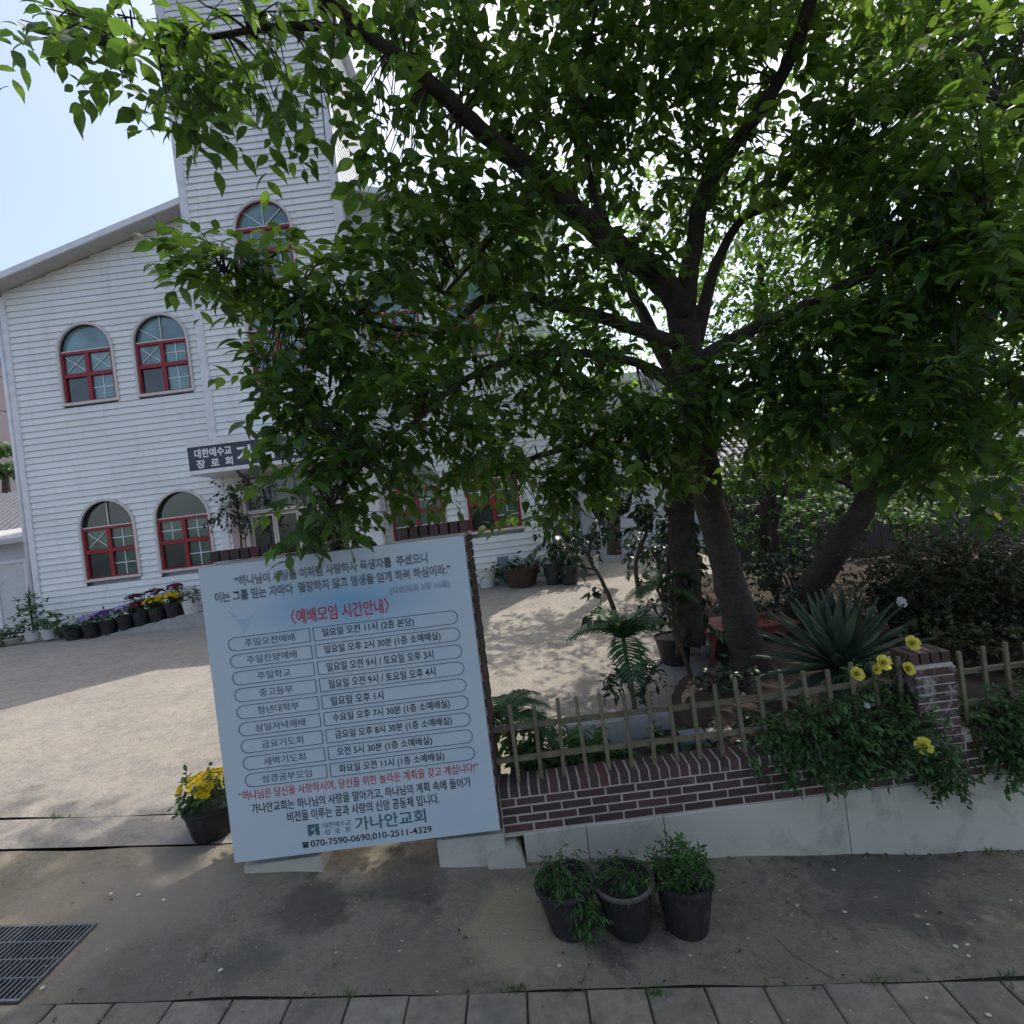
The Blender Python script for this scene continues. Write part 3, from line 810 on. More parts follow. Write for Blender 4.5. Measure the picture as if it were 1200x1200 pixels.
S12 = 12.0 / 600; ST = TY / 600
def W(uc, v0, v1, s): return (uc * s, 2.45 - v1 * s, 1.27, (v1 - v0) * s)
wins_wing = []
for uc in (-472, -383.5, -110, -20):
    wins_wing += [(W(uc, -282, -188, S12), 'up'), (W(uc, -74, 19.5, S12), 'down')]
wins_tower = [(W(-248, -400, -306, ST), 'up'), (W(-248, -279, -186, ST), 'up')]
DOOR = (-5.98, -3.58, 0.75, 3.96)
def siding(xa, xb, y, ztop_fn, zstart, zend, wins, door=None, bname='siding_board'):
    z = zstart
    while z < zend:
        z1 = z + 0.15
        xs = []
        for zz in (z, z1):
            a, b = xa, xb
            if ztop_fn:
                # clip to the gable
                lim = ztop_fn
                if zz > lim(a): a = max(a, (zz - 12.14) / 0.28)
                if zz > lim(b): b = min(b, 2 * RID - (zz - 12.14) / 0.28)
            xs.append((a, b))
        if xs[0][0] >= xs[0][1] - 0.01: break
        if xs[1][0] > xs[1][1]: xs[1] = ((xs[0][0] + xs[0][1]) / 2,) * 2
        holes = []
        for win in wins:
            if not xa < win[0] < xb: continue
            h0, h1 = arch_half(win, z + .005), arch_half(win, z1 - .005)
            if h0 is None and h1 is None: continue
            if h0 is not None and h1 is None:
                mbf = MB(); N_ = 10; zt_ = win[1] + win[3]; r_ = win[2] / 2
                for q in range(N_ + 1):
                    x_ = -h0 + 2 * h0 * q / N_; za = min(z1 - .009, zt_ - r_ + math.sqrt(max(0, r_ * r_ - x_ * x_)))
                    mbf.v += [(win[0] + x_, y - .030 + .024 * (za - z) / .15, za), (win[0] + x_, y - .006, z1 - .008)]
                mbf.f = [(2 * q, 2 * q + 2, 2 * q + 3, 2 * q + 1) for q in range(N_)]
                mbf.build(bname, M['siding'], church); holes.append((win[0], h0, h0)); continue
            holes.append((win[0], h0, h1) if not (h0 is None) else (win[0], h1, h1))
        segs = []
        cur = (xs[0][0], xs[1][0])
        for cx, h0, h1 in sorted(holes):
            if cx < cur[0] or cx > xs[0][1]: continue
            segs.append((cur[0], cur[1], cx - h0, cx - h1)); cur = (cx + h0, cx + h1)
        if door and z1 > door[2] and z < door[3]:
            segs.append((cur[0], cur[1], door[0], door[0])); cur = (door[1], door[1])
        segs.append((cur[0], cur[1], xs[0][1], xs[1][1]))
        cutp = []
        for a0, a1, b0, b1 in segs:
            if b0 - a0 > 2.6 and xa < -6 and random.random() < (.55 if bname[0] == 't' else .3):
                q = random.uniform(.3, .75); xm = a0 + (b0 - a0) * q
                if a1 + .1 < xm < b1 - .1: cutp += [(a0, a1, xm - .003, xm - .003), (xm + .003, xm + .003, b0, b1)]; continue
            cutp.append((a0, a1, b0, b1))
        for a0, a1, b0, b1 in cutp:
            if b0 - a0 < .01 or b1 - a1 < -.01 and b1 - a1 < .01: continue
            mb = MB()
            yb, yt = y - 0.030, y - 0.006
            v = [(a0, yb, z), (b0, yb, z), (b1, yt, z1 - .006), (a1, yt, z1 - .006), (a0, y + .06, z), (b0, y + .06, z), (a0, yb - .0, z + .012), (b0, yb, z + .012)]
            mb.add(v, [(6, 7, 2, 3), (0, 1, 7, 6), (0, 4, 5, 1)])
            mb.build(bname, M['siding'], church)
        z = z1
siding(CX0, TX0 + .1, CY, gable, ZB, 10.75, [w for w, t in wins_wing])
siding(TX1 - .1, CX1, CY, gable, ZB, 10.75, [w for w, t in wins_wing])
siding(TX0, TX1, TY, None, ZB, ZT - .05, [w for w, t in wins_tower], DOOR, 'tower_siding_board')
# tower side cladding
for sx in (TX0, TX1):
    mb = MB(); z = ZB
    s = -1 if sx == TX0 else 1
    while z < ZT - .1:
        mb.add([(sx + .03 * s, TY, z), (sx + .03 * s, 15, z), (sx + .006 * s, 15, z + .15), (sx + .006 * s, TY, z + .15), (sx - .02 * s, TY, z), (sx - .02 * s, 15, z)], [(0, 1, 2, 3), (0, 4, 5, 1)]); z += .15
    mb.build('side_cladding', M['siding'], church)
# corner trims and pipes
for x, y, z1, w in ((CX0 + .02, CY - .04, 8.9, .13), (CX1 - .02, CY - .04, 8.9, .13), (TX0 + .0, TY - .045, ZT, .15), (TX1 - .0, TY - .045, ZT, .15)):
    mb = MB(); mb.box(x - w / 2, x + w / 2, y, y + .09, ZB, z1); mb.box(x - w / 2 - .02, x - w / 2 + .004, y + .01, y + .2, ZB, z1 - .004); mb.box(x + w / 2 - .004, x + w / 2 + .02, y + .01, y + .2, ZB, z1 - .004)
    mb.build('corner_trim', M['trim'], church)
mb = MB(); mb.tube([(TX0 - .13, TY + .1, ZT), (TX0 - .13, TY + .1, 10.8), (TX0 - .06, TY + .02, 10.5), (TX0 - .06, TY + .02, 9.6)], .045, 8); mb.build('downpipe', M['trim'], church, True)
mb = MB(); mb.tube([(CX0 - .12, CY - .02, 8.75), (CX0 - .12, CY - .02, 0.9)], .045, 8); mb.build('downpipe', M['trim'], church, True)
# roof: slabs with a front overhang, fascia and soffit
YF = 11.57
for s in (-1, 1):
    xe = CX0 - .45 if s < 0 else CX1 + .45
    def zz(x): return gable(x) if True else 0
    mb = MB()
    if s < 0: prof = [(xe, gable(xe) + .03), (RID, gable(RID) + .03), (RID, gable(RID) + .11), (xe, gable(xe) + .11)]
    else: prof = [(RID, gable(RID) + .03), (xe, gable(xe) + .03), (xe, gable(xe) + .11), (RID, gable(RID) + .11)]
    mb.prism(prof, YF + .02, 24.3); mb.build('roof', M['roofing'], church)
    mb = MB()
    pr = [(x, z - .012) for x, z in ((xe, gable(xe) + .03), (RID, gable(RID) + .03))]
    mb.prism([(pr[0][0], pr[0][1]), (pr[1][0], pr[1][1]), (pr[1][0], pr[1][1] + .01), (pr[0][0], pr[0][1] + .01)], YF + .02, CY + .02); mb.build('soffit', M['soffit'], church)
    mb = MB(); mb.prism([(xe, gable(xe)), (RID, gable(RID)), (RID, gable(RID) + .14), (xe, gable(xe) + .14)], YF - .02, YF + .018); mb.build('fascia', M['trim'], church)
    mb = MB(); mb.tube([(xe, YF, gable(xe)), (xe, 24.3, gable(xe))], .07, 8); mb.build('gutter', M['trim'], church)
mb = MB(); mb.add([(TX0 - .25, TY - .2, ZT), (TX1 + .25, TY - .2, ZT), (TX1 + .25, 15.2, ZT), (TX0 - .25, 15.2, ZT), ((TX0 + TX1) / 2, 13.3, ZT + 1.6)], [(3, 2, 1, 0), (0, 1, 4), (1, 2, 4), (2, 3, 4), (3, 0, 4)]); mb.build('tower_roof', M['roofing'], church)

def arch_pts(w, h, n=14, inset=0.0):
    r = w / 2 - inset; zs = h - w / 2
    pts = [(-r, inset), ]
    for k in range(n + 1):
        a = math.pi - math.pi * k / n
        pts.append((r * math.cos(a), zs + r * math.sin(a)))
    pts.append((r, inset))
    return pts
def window(win, y, style, upstairs):
    cx, z0, w, h = win
    mb = MB(); mb.ring(arch_pts(w + .07, h + .035), arch_pts(w + .07, h + .035, inset=.06), y - .055, y + .10)
    mb.v = [(a, b, c - 0.02) for a, b, c in mb.v]
    wd = mb.build('window', M['cream'], church, False); wd.location = (cx, 0, z0)
    wi = w - .05
    zt, zm = h * 0.655, h * 0.36           # transom and middle rail
    mb = MB(); fw = .055
    mb.ring([(-wi / 2, .015), (-wi / 2, zt), (wi / 2, zt), (wi / 2, .015)], [(-wi / 2 + fw, .015 + fw), (-wi / 2 + fw, zt - fw * 1.1), (wi / 2 - fw, zt - fw * 1.1), (wi / 2 - fw, .015 + fw)], y - .01, y + .06)
    mb.box(-.045, .045, y - .012, y + .058, .05, zt - .04)
    mb.box(-wi / 2 + .04, wi / 2 - .04, y - .014, y + .056, zm - .045, zm + .045)
    mb.build('frame', M['red'], wd)
    mb = MB()                                  # thin dark arch frame, cream transom bar
    ab = [(p, q) for p, q in zip(arch_pts(w - .03, h - .015, 18, 0.0), arch_pts(w - .03, h - .015, 18, 0.035)) if p[1] >= zt - .12]
    a = [p for p, q in ab]; b = [q for p, q in ab]
    mb.ring(a, b, y + .0, y + .07); mb.build('arch_frame', M['red'] if style == 'tower' else M['darkroom'], wd)
    mb = MB(); mb.box(-wi / 2 + .02, wi / 2 - .02, y - .002, y + .05, zt + .002, zt + .03); mb.build('transom', M['cream'], wd)
    kinds = {'a': ('n', 'x', 'x', 'd', '+'), 'b': ('f', 'x', '+', 'd', '+'), 'c': ('v', 'x', '+', 'd', '+'), 'd': ('n', '+', '+', 'd', '+'), 'tower': ('F', '+', '+', '+', '+'), 'e': ('n', '+', '+', '+', '+')}[style]
    cells = [(-wi / 2 + .06, -.05, zm + .05, zt - .06), (.05, wi / 2 - .06, zm + .05, zt - .06), (-wi / 2 + .06, -.05, .075, zm - .05), (.05, wi / 2 - .06, .075, zm - .05)]
    mu = MB()
    gl = M['glass'] if upstairs else M['glass_green']
    for (a0, a1, b0, b1), kd in zip(cells, kinds[1:]):
        p = MB(); p.add([(a0, y + .04, b0), (a1, y + .04, b0), (a1, y + .04, b1), (a0, y + .04, b1)], [(0, 1, 2, 3)])
        p.build('pane', M['glass_dark'] if kd == 'd' else gl, wd)
        mx, mz = (a0 + a1) / 2, (b0 + b1) / 2; t = .011
        if kd == '+':
            mu.box(mx - t, mx + t, y + .028, y + .036, b0, b1); mu.box(a0, a1, y + .0285, y + .0365, mz - t, mz + t)
        elif kd == 'x':
            for s in (-1, 1):
                mu.tube([(a0 + .04, y + .03, mz - s * (b1 - b0) * .38), (a1 - .04, y + .03 - .004 * s, mz + s * (b1 - b0) * .38)], .011, 4)
    p = MB(); top = [q for q in arch_pts(w - .04, h, 16, .0) if q[1] >= zt]; top = [(-(w - .04) / 2, zt)] + top + [((w - .04) / 2, zt)]
    p.ngon([(q[0], y + .055, q[1]) for q in top]); p.build('pane', M['glass'] if upstairs else M['glass_dark'], wd)
    kd = kinds[0]; R = h - zt - .04
    angs = {'n': [], 'f': [90, 142], 'F': [90, 45, 135], 'v': [90]}[kd]
    for an in angs:
        a = math.radians(an); mu.tube([(0, y + .035, zt + .02), (R * math.cos(a) * 1.15, y + .035, zt + .02 + R * math.sin(a))], .013, 4)
    if mu.v: mu.build('muntin', M['muntin'], wd)
    return wd
for (wn_, fl), st in zip(wins_wing, ('a', 'c', 'b', 'd', 'e', 'e', 'b', 'd')): window(wn_, CY, st, fl == 'up')
for (wn_, fl), st in zip(wins_tower, ('tower', 'e')): window(wn_, TY, st, True)

# entrance
mb = MB(); mb.box(DOOR[0], DOOR[1], TY + .18, TY + .22, DOOR[2], DOOR[3]); mb.build('entrance_recess', M['darkroom'], church)
mb = MB(); mb.box(DOOR[0] - .002, DOOR[0] + .09, TY - .05, TY + .17, DOOR[2], DOOR[3]); mb.box(DOOR[1] - .09, DOOR[1] + .002, TY - .05, TY + .17, DOOR[2], DOOR[3]); mb.box(DOOR[0] + .092, DOOR[1] - .092, TY - .03, TY + .15, 3.12, 3.2); mb.build('door_frame', M['cream'], church)
for k in range(4):
    x0 = DOOR[0] + .1 + k * .55; x1 = x0 + .54
    mb = MB(); mb.ring([(x0, 1.2), (x0, 3.1), (x1, 3.1), (x1, 1.2)], [(x0 + .05, 1.32), (x0 + .05, 3.04), (x1 - .05, 3.04), (x1 - .05, 1.32)], TY + .06, TY + .11)
    d = mb.build('door', M['cream'], church)
    mb = MB(); mb.box(x0 + .05, x1 - .05, TY + .08, TY + .09, 1.32, 3.04); mb.build('pane', M['glass_dark'], d)
    mb = MB(); mb.box(x0 + .02, x1 - .02, TY + .08, TY + .09, 3.21, DOOR[3] - .02); mb.build('fanlight', M['glass_dark'], church)
mb = MB(); mb.box(DOOR[0] - .28, DOOR[0] - .01, TY - .08, TY - .031, 2.0, 3.5); mb.build('entrance_cladding', simple('pinkish cladding', (0.42, 0.32, 0.30), .1, 9), church)
# canopy
mb = MB(); CA = (-6.55, -2.95)
mb.box(CA[0], CA[1], 10.62, 11.44, 4.60, 4.74); mb.box(CA[0], CA[1], 10.62, 11.44, 4.03, 4.11); mb.box(CA[0] + .05, CA[1] - .05, 10.75, 11.44, 4.112, 4.598)
cn = mb.build('canopy', M['trim'], church)
mb = MB()
for x in (CA[0] + .9, CA[1] - .9): mb.tube([(x, 11.44, 3.7), (x, 10.8, 4.03)], .03, 6)
mb.build('bracket', M['steel'], cn)
sign = thing('church_sign', 'dark slate sign with white Korean lettering on the front of the entrance canopy', 'sign', (0, 0, 0))
mb = MB(); mb.box(CA[0] + .01, CA[1] - .01, 10.64, 10.74, 4.115, 4.595); mb.build('panel', M['slate'], sign)
def sletters(body, x0, x1, zc, h):
    o = put('lettering', text_mesh(body, M['letter_white'], x1 - x0, h, bold=0.03), sign); o.location = ((x0 + x1) / 2, 10.634, zc)
sletters('대한예수교', -6.40, -5.62, 4.455, .19); sletters('장  로  회', -6.38, -5.62, 4.235, .18)
sletters('가', -5.53, -5.17, 4.35, .34); sletters('나', -5.05, -4.69, 4.35, .34); sletters('안', -4.57, -4.21, 4.35, .34); sletters('교', -4.09, -3.73, 4.35, .32); sletters('회', -3.61, -3.25, 4.35, .34)

# ramp and step before the church, where the flower pots stand
mb = MB()
pr = [(-9.75, .80), (-7.35, 1.13), (-2.2, 1.13), (-2.2, .6), (-9.75, .6)]
mb.prism(pr, 10.95, 11.42); o = mb.build('ramp', M['concrete_light']); tag(o, None, None, None, 'structure')

# ---------------------------------------------------------------- neighbouring buildings
ap = thing('apartment_block', 'distant pinkish beige apartment block left of the church', 'building', (-41, 36, 0))
mb = MB(); mb.box(-9, 9, 0, 10, 0, 17.2); mb.build('wall', M['pink_wall'], ap)
mb = MB(); mb.box(-9.2, 9.2, -.2, 10.2, 17.2, 17.6); mb.build('roof', M['roofing'], ap)
mb = MB(); mb.box(-.6, .6, -.03, -.01, -.6, .6); gw = mb.mesh('window', M['glass_green'])
for i in range(6):
    for j in range(5):
        o = put('window', gw, ap); o.location = (-7.5 + 3 * i, 0, 3.2 + 2.9 * j)
ho = thing('tiled_house', 'low white house with a grey tiled roof beside the church wall', 'house', (-21.5, 19.5, 0.8))
mb = MB(); mb.box(-4, 3.0, 0, 6, 0, 3.1); mb.build('wall', M['render'], ho)
rf = MB(); rf.add([(-4.6, -.8, 3.1), (3.6, -.8, 3.1), (3.0, 2.6, 5.1), (-4, 2.6, 5.1), (-4.6, 6.6, 3.1), (3.6, 6.6, 3.1), (-4.6, -.8, 2.95), (3.6, -.8, 2.95)], [(0, 1, 2, 3), (3, 2, 5, 4), (1, 5, 2), (0, 3, 4), (0, 6, 7, 1)])
rfo = rf.build('roof', M['tile_grey'], ho)
mb = MB()
for k in range(28): mb.tube([(-4.5 + k * .29, -.82, 3.13), (-3.9 + k * .25, 2.6, 5.14)], .05, 5)
o = mb.build('roof_tiles', M['tile_grey'], rfo); o['kind'] = 'stuff'
for x in (-2.4, .2, 2.0):
    mb = MB(); mb.ring([(x - .4, 1.0), (x - .4, 2.2), (x + .4, 2.2), (x + .4, 1.0)], [(x - .33, 1.07), (x - .33, 2.13), (x + .33, 2.13), (x + .33, 1.07)], -.05, 0.0); w_ = mb.build('window', M['trim'], ho)
    mb = MB(); mb.box(x - .33, x + .33, -.02, -.01, 1.07, 2.13); mb.build('pane', M['glass_green'], w_)
sh = thing('side_shed', 'pale lean-to shed with a white framed door at the church corner', 'shed', (-13.1, 12.8, 0.85))
mb = MB(); mb.box(-3.5, 1.25, 0, 2.5, 0, 2.25); mb.build('wall', M['render'], sh)
mb = MB(); mb.add([(-3.7, -.45, 2.25), (1.4, -.45, 2.35), (1.4, 2.7, 2.9), (-3.7, 2.7, 2.8), (-3.7, -.45, 2.37), (1.4, -.45, 2.47), (1.4, 2.7, 3.02), (-3.7, 2.7, 2.92)], [(3, 2, 1, 0), (4, 5, 6, 7), (0, 1, 5, 4), (1, 2, 6, 5), (2, 3, 7, 6), (3, 0, 4, 7)]); mb.build('roof', M['soffit'], sh)
mb = MB(); mb.ring([(.1, .02), (.1, 1.95), (.95, 1.95), (.95, .02)], [(.18, .1), (.18, 1.87), (.87, 1.87), (.87, .1)], -.06, -.002); d = mb.build('door', M['trim'], sh)
mb = MB(); mb.box(.18, .87, -.03, -.02, .1, 1.87); mb.build('pane', M['pot_white'], d)
mb = MB(); mb.tube([(1.05, -.1, 2.2), (1.06, -.12, 1.4), (1.0, -.15, .9), (1.02, -.14, .05)], .035, 6); mb.build('drainpipe', M['cable'], sh)
for k, (p, q) in enumerate((((0, 417), (22, 424)), ((0, 441), (26, 447)), ((0, 481), (28, 485)))):
    a, b = at(p[0], p[1], 16), at(q[0] + 12, q[1] + 3, 16)
    a2 = a + (a - b) * 4; mb = MB()
    mb.tube([a2 + Vector((0, 0, .5)), a, b, b + (b - a) * 3 + Vector((0, .5, -.1))], .012, 5)
    tag(mb.build('overhead_cable', M['cable']), ['highest', 'middle', 'lowest'][k] + ' of three thin overhead cables left of the church wall', 'cable', 'overhead cables')
an = thing('annex_building', 'plain pale rendered building right of the church behind the plants', 'building', (0, 0, 0))
mb = MB(); mb.box(1.75, 4.9, 13.2, 18, .6, 5.4); mb.build('wall', M['render'], an)
mb = MB(); mb.box(1.6, 5.05, 13.0, 18.2, 5.4, 5.6); mb.build('roof', M['trim'], an)
mb = MB(); mb.box(4.0, 4.06, 13.12, 13.18, .8, 5.4); mb.build('downpipe', M['trim'], an)
oh = thing('old_tiled_house', 'old house with rows of grey roof tiles beyond the garden trees', 'house', (0, 0, 0))
mb = MB(); mb.box(5.6, 15.0, 12.6, 17, .4, 2.6); mb.build('wall', M['stone_dark'], oh)
mb = MB(); mb.add([(5.2, 12.0, 2.55), (15.6, 12.0, 2.55), (15.2, 15, 4.4), (5.6, 15, 4.4), (5.2, 12.0, 2.4), (15.6, 12.0, 2.4)], [(0, 1, 2, 3), (0, 4, 5, 1)]); mb.build('roof', M['tile_grey'], oh)
tm = []
for k in range(3):
    mb = MB(); mb.lathe([(0.001, 0)], 3) if False else None
    b_ = MB(); n = 5
    for i in range(n + 1):
        a = math.pi * i / n
        for L_ in (0, .32): b_.v.append((-.07 * math.cos(a), L_, .05 * math.sin(a) + .025 * (1 - L_ / .32)))
    for i in range(n): b_.f.append((2 * i, 2 * i + 2, 2 * i + 3, 2 * i + 1))
    tm.append(b_.mesh('roof_tile', simple('light roof tile', (0.33, 0.33, 0.33), .2, 9, objvar=.4) if k == 0 else M['tile_grey']))
cnt = 0
for r in range(10):
    for c in range(29):
        o = put('roof_tile', random.choice(tm), oh)
        o.location = (5.5 + c * .2, 12.02 + r * .285, 2.57 + r * .285 * 1.85 / 3); o.rotation_euler = (math.atan(1.85 / 3), 0, 0)
gw_ = thing('rear_garden_wall', 'low dark stone wall at the back of the garden', 'wall', (0, 0, 0))
mb = MB(); x = 4.2
while x < 14:
    mb = MB(); w_ = random.uniform(.7, 1.1); mb.box(x, x + w_ - .02, 10.6, 10.85, .3, 1.95 + random.uniform(-.03, .03), .01); mb.build('panel', M['stone_dark'], gw_); x += w_

# ---------------------------------------------------------------- garden bed
def bed(x, y):
    e = min(1.0, max(0.0, (y - 3.76) / .05)) * min(1, max(0, (x + .3) / .1))
    edge = 4.55 + max(0.0, min(1.0, (x - 0.9) / 0.8)) * 1.5 + max(0.0, min(1.0, (x - 2.4) / 0.5)) * 4.6
    e *= max(0.0, min(1.0, (edge - y) / .25))
    base = G(x, y) - 0.08
    return base + e * (max(0.14 if x > 2.0 else 0.0, 0.40 - base) + .03 * math.sin(3 * x + 2 * y) + .02 * math.sin(9 * x))
grid_sheet('garden_soil', lin(-.32, 10, 110), lin(3.758, 11, 90), M['soil'], bed)

# ---------------------------------------------------------------- trees
def smooth_path(pts, k=4):
    """Catmull-Rom through (point, radius)"""
    P_ = [Vector((*p[0], p[1])) for p in [(tuple(q[:3]), q[3]) for q in pts]]
    out = []
    for i in range(len(P_) - 1):
        p0, p1, p2, p3 = P_[max(i - 1, 0)], P_[i], P_[i + 1], P_[min(i + 2, len(P_) - 1)]
        for j in range(k):
            t = j / k
            out.append(0.5 * ((2 * p1) + (-p0 + p2) * t + (2 * p0 - 5 * p1 + 4 * p2 - p3) * t * t + (-p0 + 3 * p1 - 3 * p2 + p3) * t ** 3))
    out.append(P_[-1])
    return [Vector(q[:3]) for q in out], [max(.004, q[3]) for q in out]
def limb(name, pts, parent, n=9, mat=None, rough=.06):
    """pts: (x, y, distance, radius) with x, y in image pixels"""
    P4 = [(*at(a, b, Y), r) for a, b, Y, r in pts]
    P_, R_ = smooth_path(P4)
    R_ = [r * (1 + random.uniform(-rough, rough)) for r in R_]
    P_ = [p + Vector((random.uniform(-1, 1), random.uniform(-1, 1), random.uniform(-1, 1))) * r * .10 for p, r in zip(P_, R_)]
    mb = MB(); mb.tube(P_, R_, n)
    mb.build(name, mat or M['bark'], parent, True)
    return P_
def leafy(parent, clumps, mat, singles=0, single_mat=None, L=.11, leaves=7, twig=.3, droop=.5, wf=1.0, nodes=None, twig_r=.004, twig_share=.35, stem_mat=None, flat=.6, name='foliage', V=LEAF_V, F=LEAF_F):
    Ps, Ds, Us, Ls = [], [], [], []; tw = MB()
    for (c, r, n) in clumps:
        P_, D_, U_, L_, b0, b1 = sprays(c, r, n, leaves, twig, L, droop, flat=flat)
        Ps.append(P_); Ds.append(D_); Us.append(U_); Ls.append(L_)
        for i in range(n):
            if random.random() < twig_share:
                m_ = (b0[i] + b1[i]) / 2 + np.array([0, 0, .02])
                tw.tube([b0[i], m_, b1[i]], [twig_r, twig_r * .8, twig_r * .4], 3, False)
        if nodes is not None:
            cc = Vector(c)
            near = min(nodes, key=lambda q: (q - cc).length)
            for i in range(0, n, max(1, n // 7)) if (near - cc).length < 1.5 else ():
                e = Vector(b0[i]); md = (near + e) / 2 + Vector((random.uniform(-.1, .1), random.uniform(-.1, .1), random.uniform(.0, .15)))
                tw.tube([near, near.lerp(md, .6) + Vector((0, 0, .03)), md, e], [.009, .007, .005, .003], 4, False)
    P_, D_, U_, L_ = map(np.concatenate, (Ps, Ds, Us, Ls))
    R_ = frames(D_, U_)
    Wd = L_ * rng.uniform(.85, 1.15, len(L_)) * wf
    keep = np.ones(len(P_), bool)
    if singles:
        s = size_in_view(P_, L_); idx = np.argsort(-s)[:singles]; keep[idx] = False
        one = []
        for k in range(3):
            mm = bpy.data.meshes.new('leaf'); vv = LEAF_V.copy(); vv[:, 2] += rng.normal(size=13) * .015; vv[:, 1] *= (.9 + .1 * k)
            mm.from_pydata(vv.tolist(), [], LEAF_F); mm.materials.append(single_mat); one.append(mm)
        for i in idx:
            o = bpy.data.objects.new('leaf', one[i % 3]); COL.objects.link(o); o.parent = parent
            m4 = Matrix.Identity(4)
            for a in range(3):
                for b in range(3): m4[a][b] = R_[i][a][b] * (L_[i] if b != 1 else Wd[i])
                m4[a][3] = P_[i][a]
            o.matrix_world = m4
    me = scatter_mesh(name, P_[keep], R_[keep], L_[keep], Wd[keep], mat, V, F)
    o = put(name, me, parent); o['kind'] = 'stuff'
    if tw.v: tw.build('twigs', stem_mat or M['bark'], parent)['kind'] = 'stuff'
    return o
def C(x, y, Y, rx, ry, rY, n):
    """a clump at image pixel (x, y), radii rx, ry in image pixels at that distance"""
    p = at(x, y, Y); s = Y / 600
    return ((p.x, p.y, p.z), (rx * s, rY, ry * s), n)

cherry = thing('cherry_tree', 'big cherry tree with forked dark trunk leaning over the courtyard and fence', 'tree', (0, 0, 0))
nodes = []
TR = 5.7
nodes += limb('trunk', [(897, 835, TR, .27), (887, 795, TR, .205), (868, 730, TR, .18), (846, 650, TR - .05, .165), (828, 570, TR - .1, .16), (818, 490, TR - .2, .165), (806, 410, TR - .3, .155), (798, 345, TR - .4, .15)], cherry, 14)[-6:]
nodes += limb('branch', [(808, 752, 6.5, .19), (805, 690, 6.45, .175), (800, 630, 6.35, .165), (798, 570, 6.2, .155), (800, 520, 6.05, .11), (800, 465, 5.8, .10), (770, 400, TR, .08), (735, 330, TR, .05), (705, 240, TR - .1, .035), (690, 150, TR - .2, .02)], cherry, 9)
nodes += limb('branch', [(803, 370, 5.3, .13), (765, 318, 5.2, .13), (722, 290, 5.05, .12), (690, 262, 4.9, .112), (640, 215, 4.6, .095), (590, 175, 4.35, .078), (540, 132, 4.1, .064), (490, 85, 3.8, .052), (430, 40, 3.6, .044), (370, -10, 3.4, .036), (300, -60, 3.2, .024)], cherry, 12)
nodes += limb('branch', [(800, 365, 5.3, .12), (812, 290, 5.15, .09), (822, 235, 5.0, .082), (845, 190, 4.9, .076), (880, 145, 4.7, .066), (912, 95, 4.5, .056), (935, 45, 4.3, .06), (952, -10, 4.1, .055), (960, -90, 4.0, .04)], cherry, 10)
nodes += limb('branch', [(815, 400, 5.35, .09), (832, 330, 5.35, .06), (848, 290, 5.3, .05), (872, 255, 5.2, .042), (920, 236, 5.1, .032), (985, 215, 5.0, .02)], cherry, 7)
nodes += limb('branch', [(790, 402, 5.35, .085), (735, 382, 5.1, .065), (670, 362, 4.9, .055), (610, 347, 4.7, .05), (565, 352, 4.5, .042), (520, 385, 4.3, .03), (440, 380, 4.0, .02), (350, 345, 3.8, .014), (265, 318, 3.7, .008)], cherry, 8)
nodes += limb('branch', [(798, 455, 5.4, .08), (745, 425, 5.1, .05), (670, 413, 4.8, .04), (610, 420, 4.5, .036), (545, 445, 4.2, .028), (480, 500, 3.9, .02), (410, 560, 3.6, .014), (375, 625, 3.35, .008)], cherry, 7)
nodes += limb('branch', [(815, 530, 5.6, .07), (745, 522, 5.4, .045), (690, 520, 5.2, .038), (630, 535, 5.0, .028), (560, 560, 4.8, .015)], cherry, 6)
nodes += limb('branch', [(812, 430, 5.3, .10), (870, 392, 4.9, .07), (960, 350, 4.4, .05), (1060, 300, 4.0, .04), (1180, 250, 3.6, .03)], cherry, 7)
nodes += limb('branch', [(640, 215, 4.6, .05), (600, 250, 4.4, .03), (560, 300, 4.3, .02), (520, 345, 4.2, .012)], cherry, 5)
nodes += limb('branch', [(430, 40, 3.6, .035), (340, 30, 3.3, .022), (240, 45, 3.1, .014), (140, 60, 3.0, .008)], cherry, 5)
nodes += limb('branch', [(700, 0, 4.6, .02), (688, 60, 4.6, .024), (683, 120, 4.65, .028), (690, 200, 4.8, .03), (705, 262, 4.9, .03)], cherry, 5)
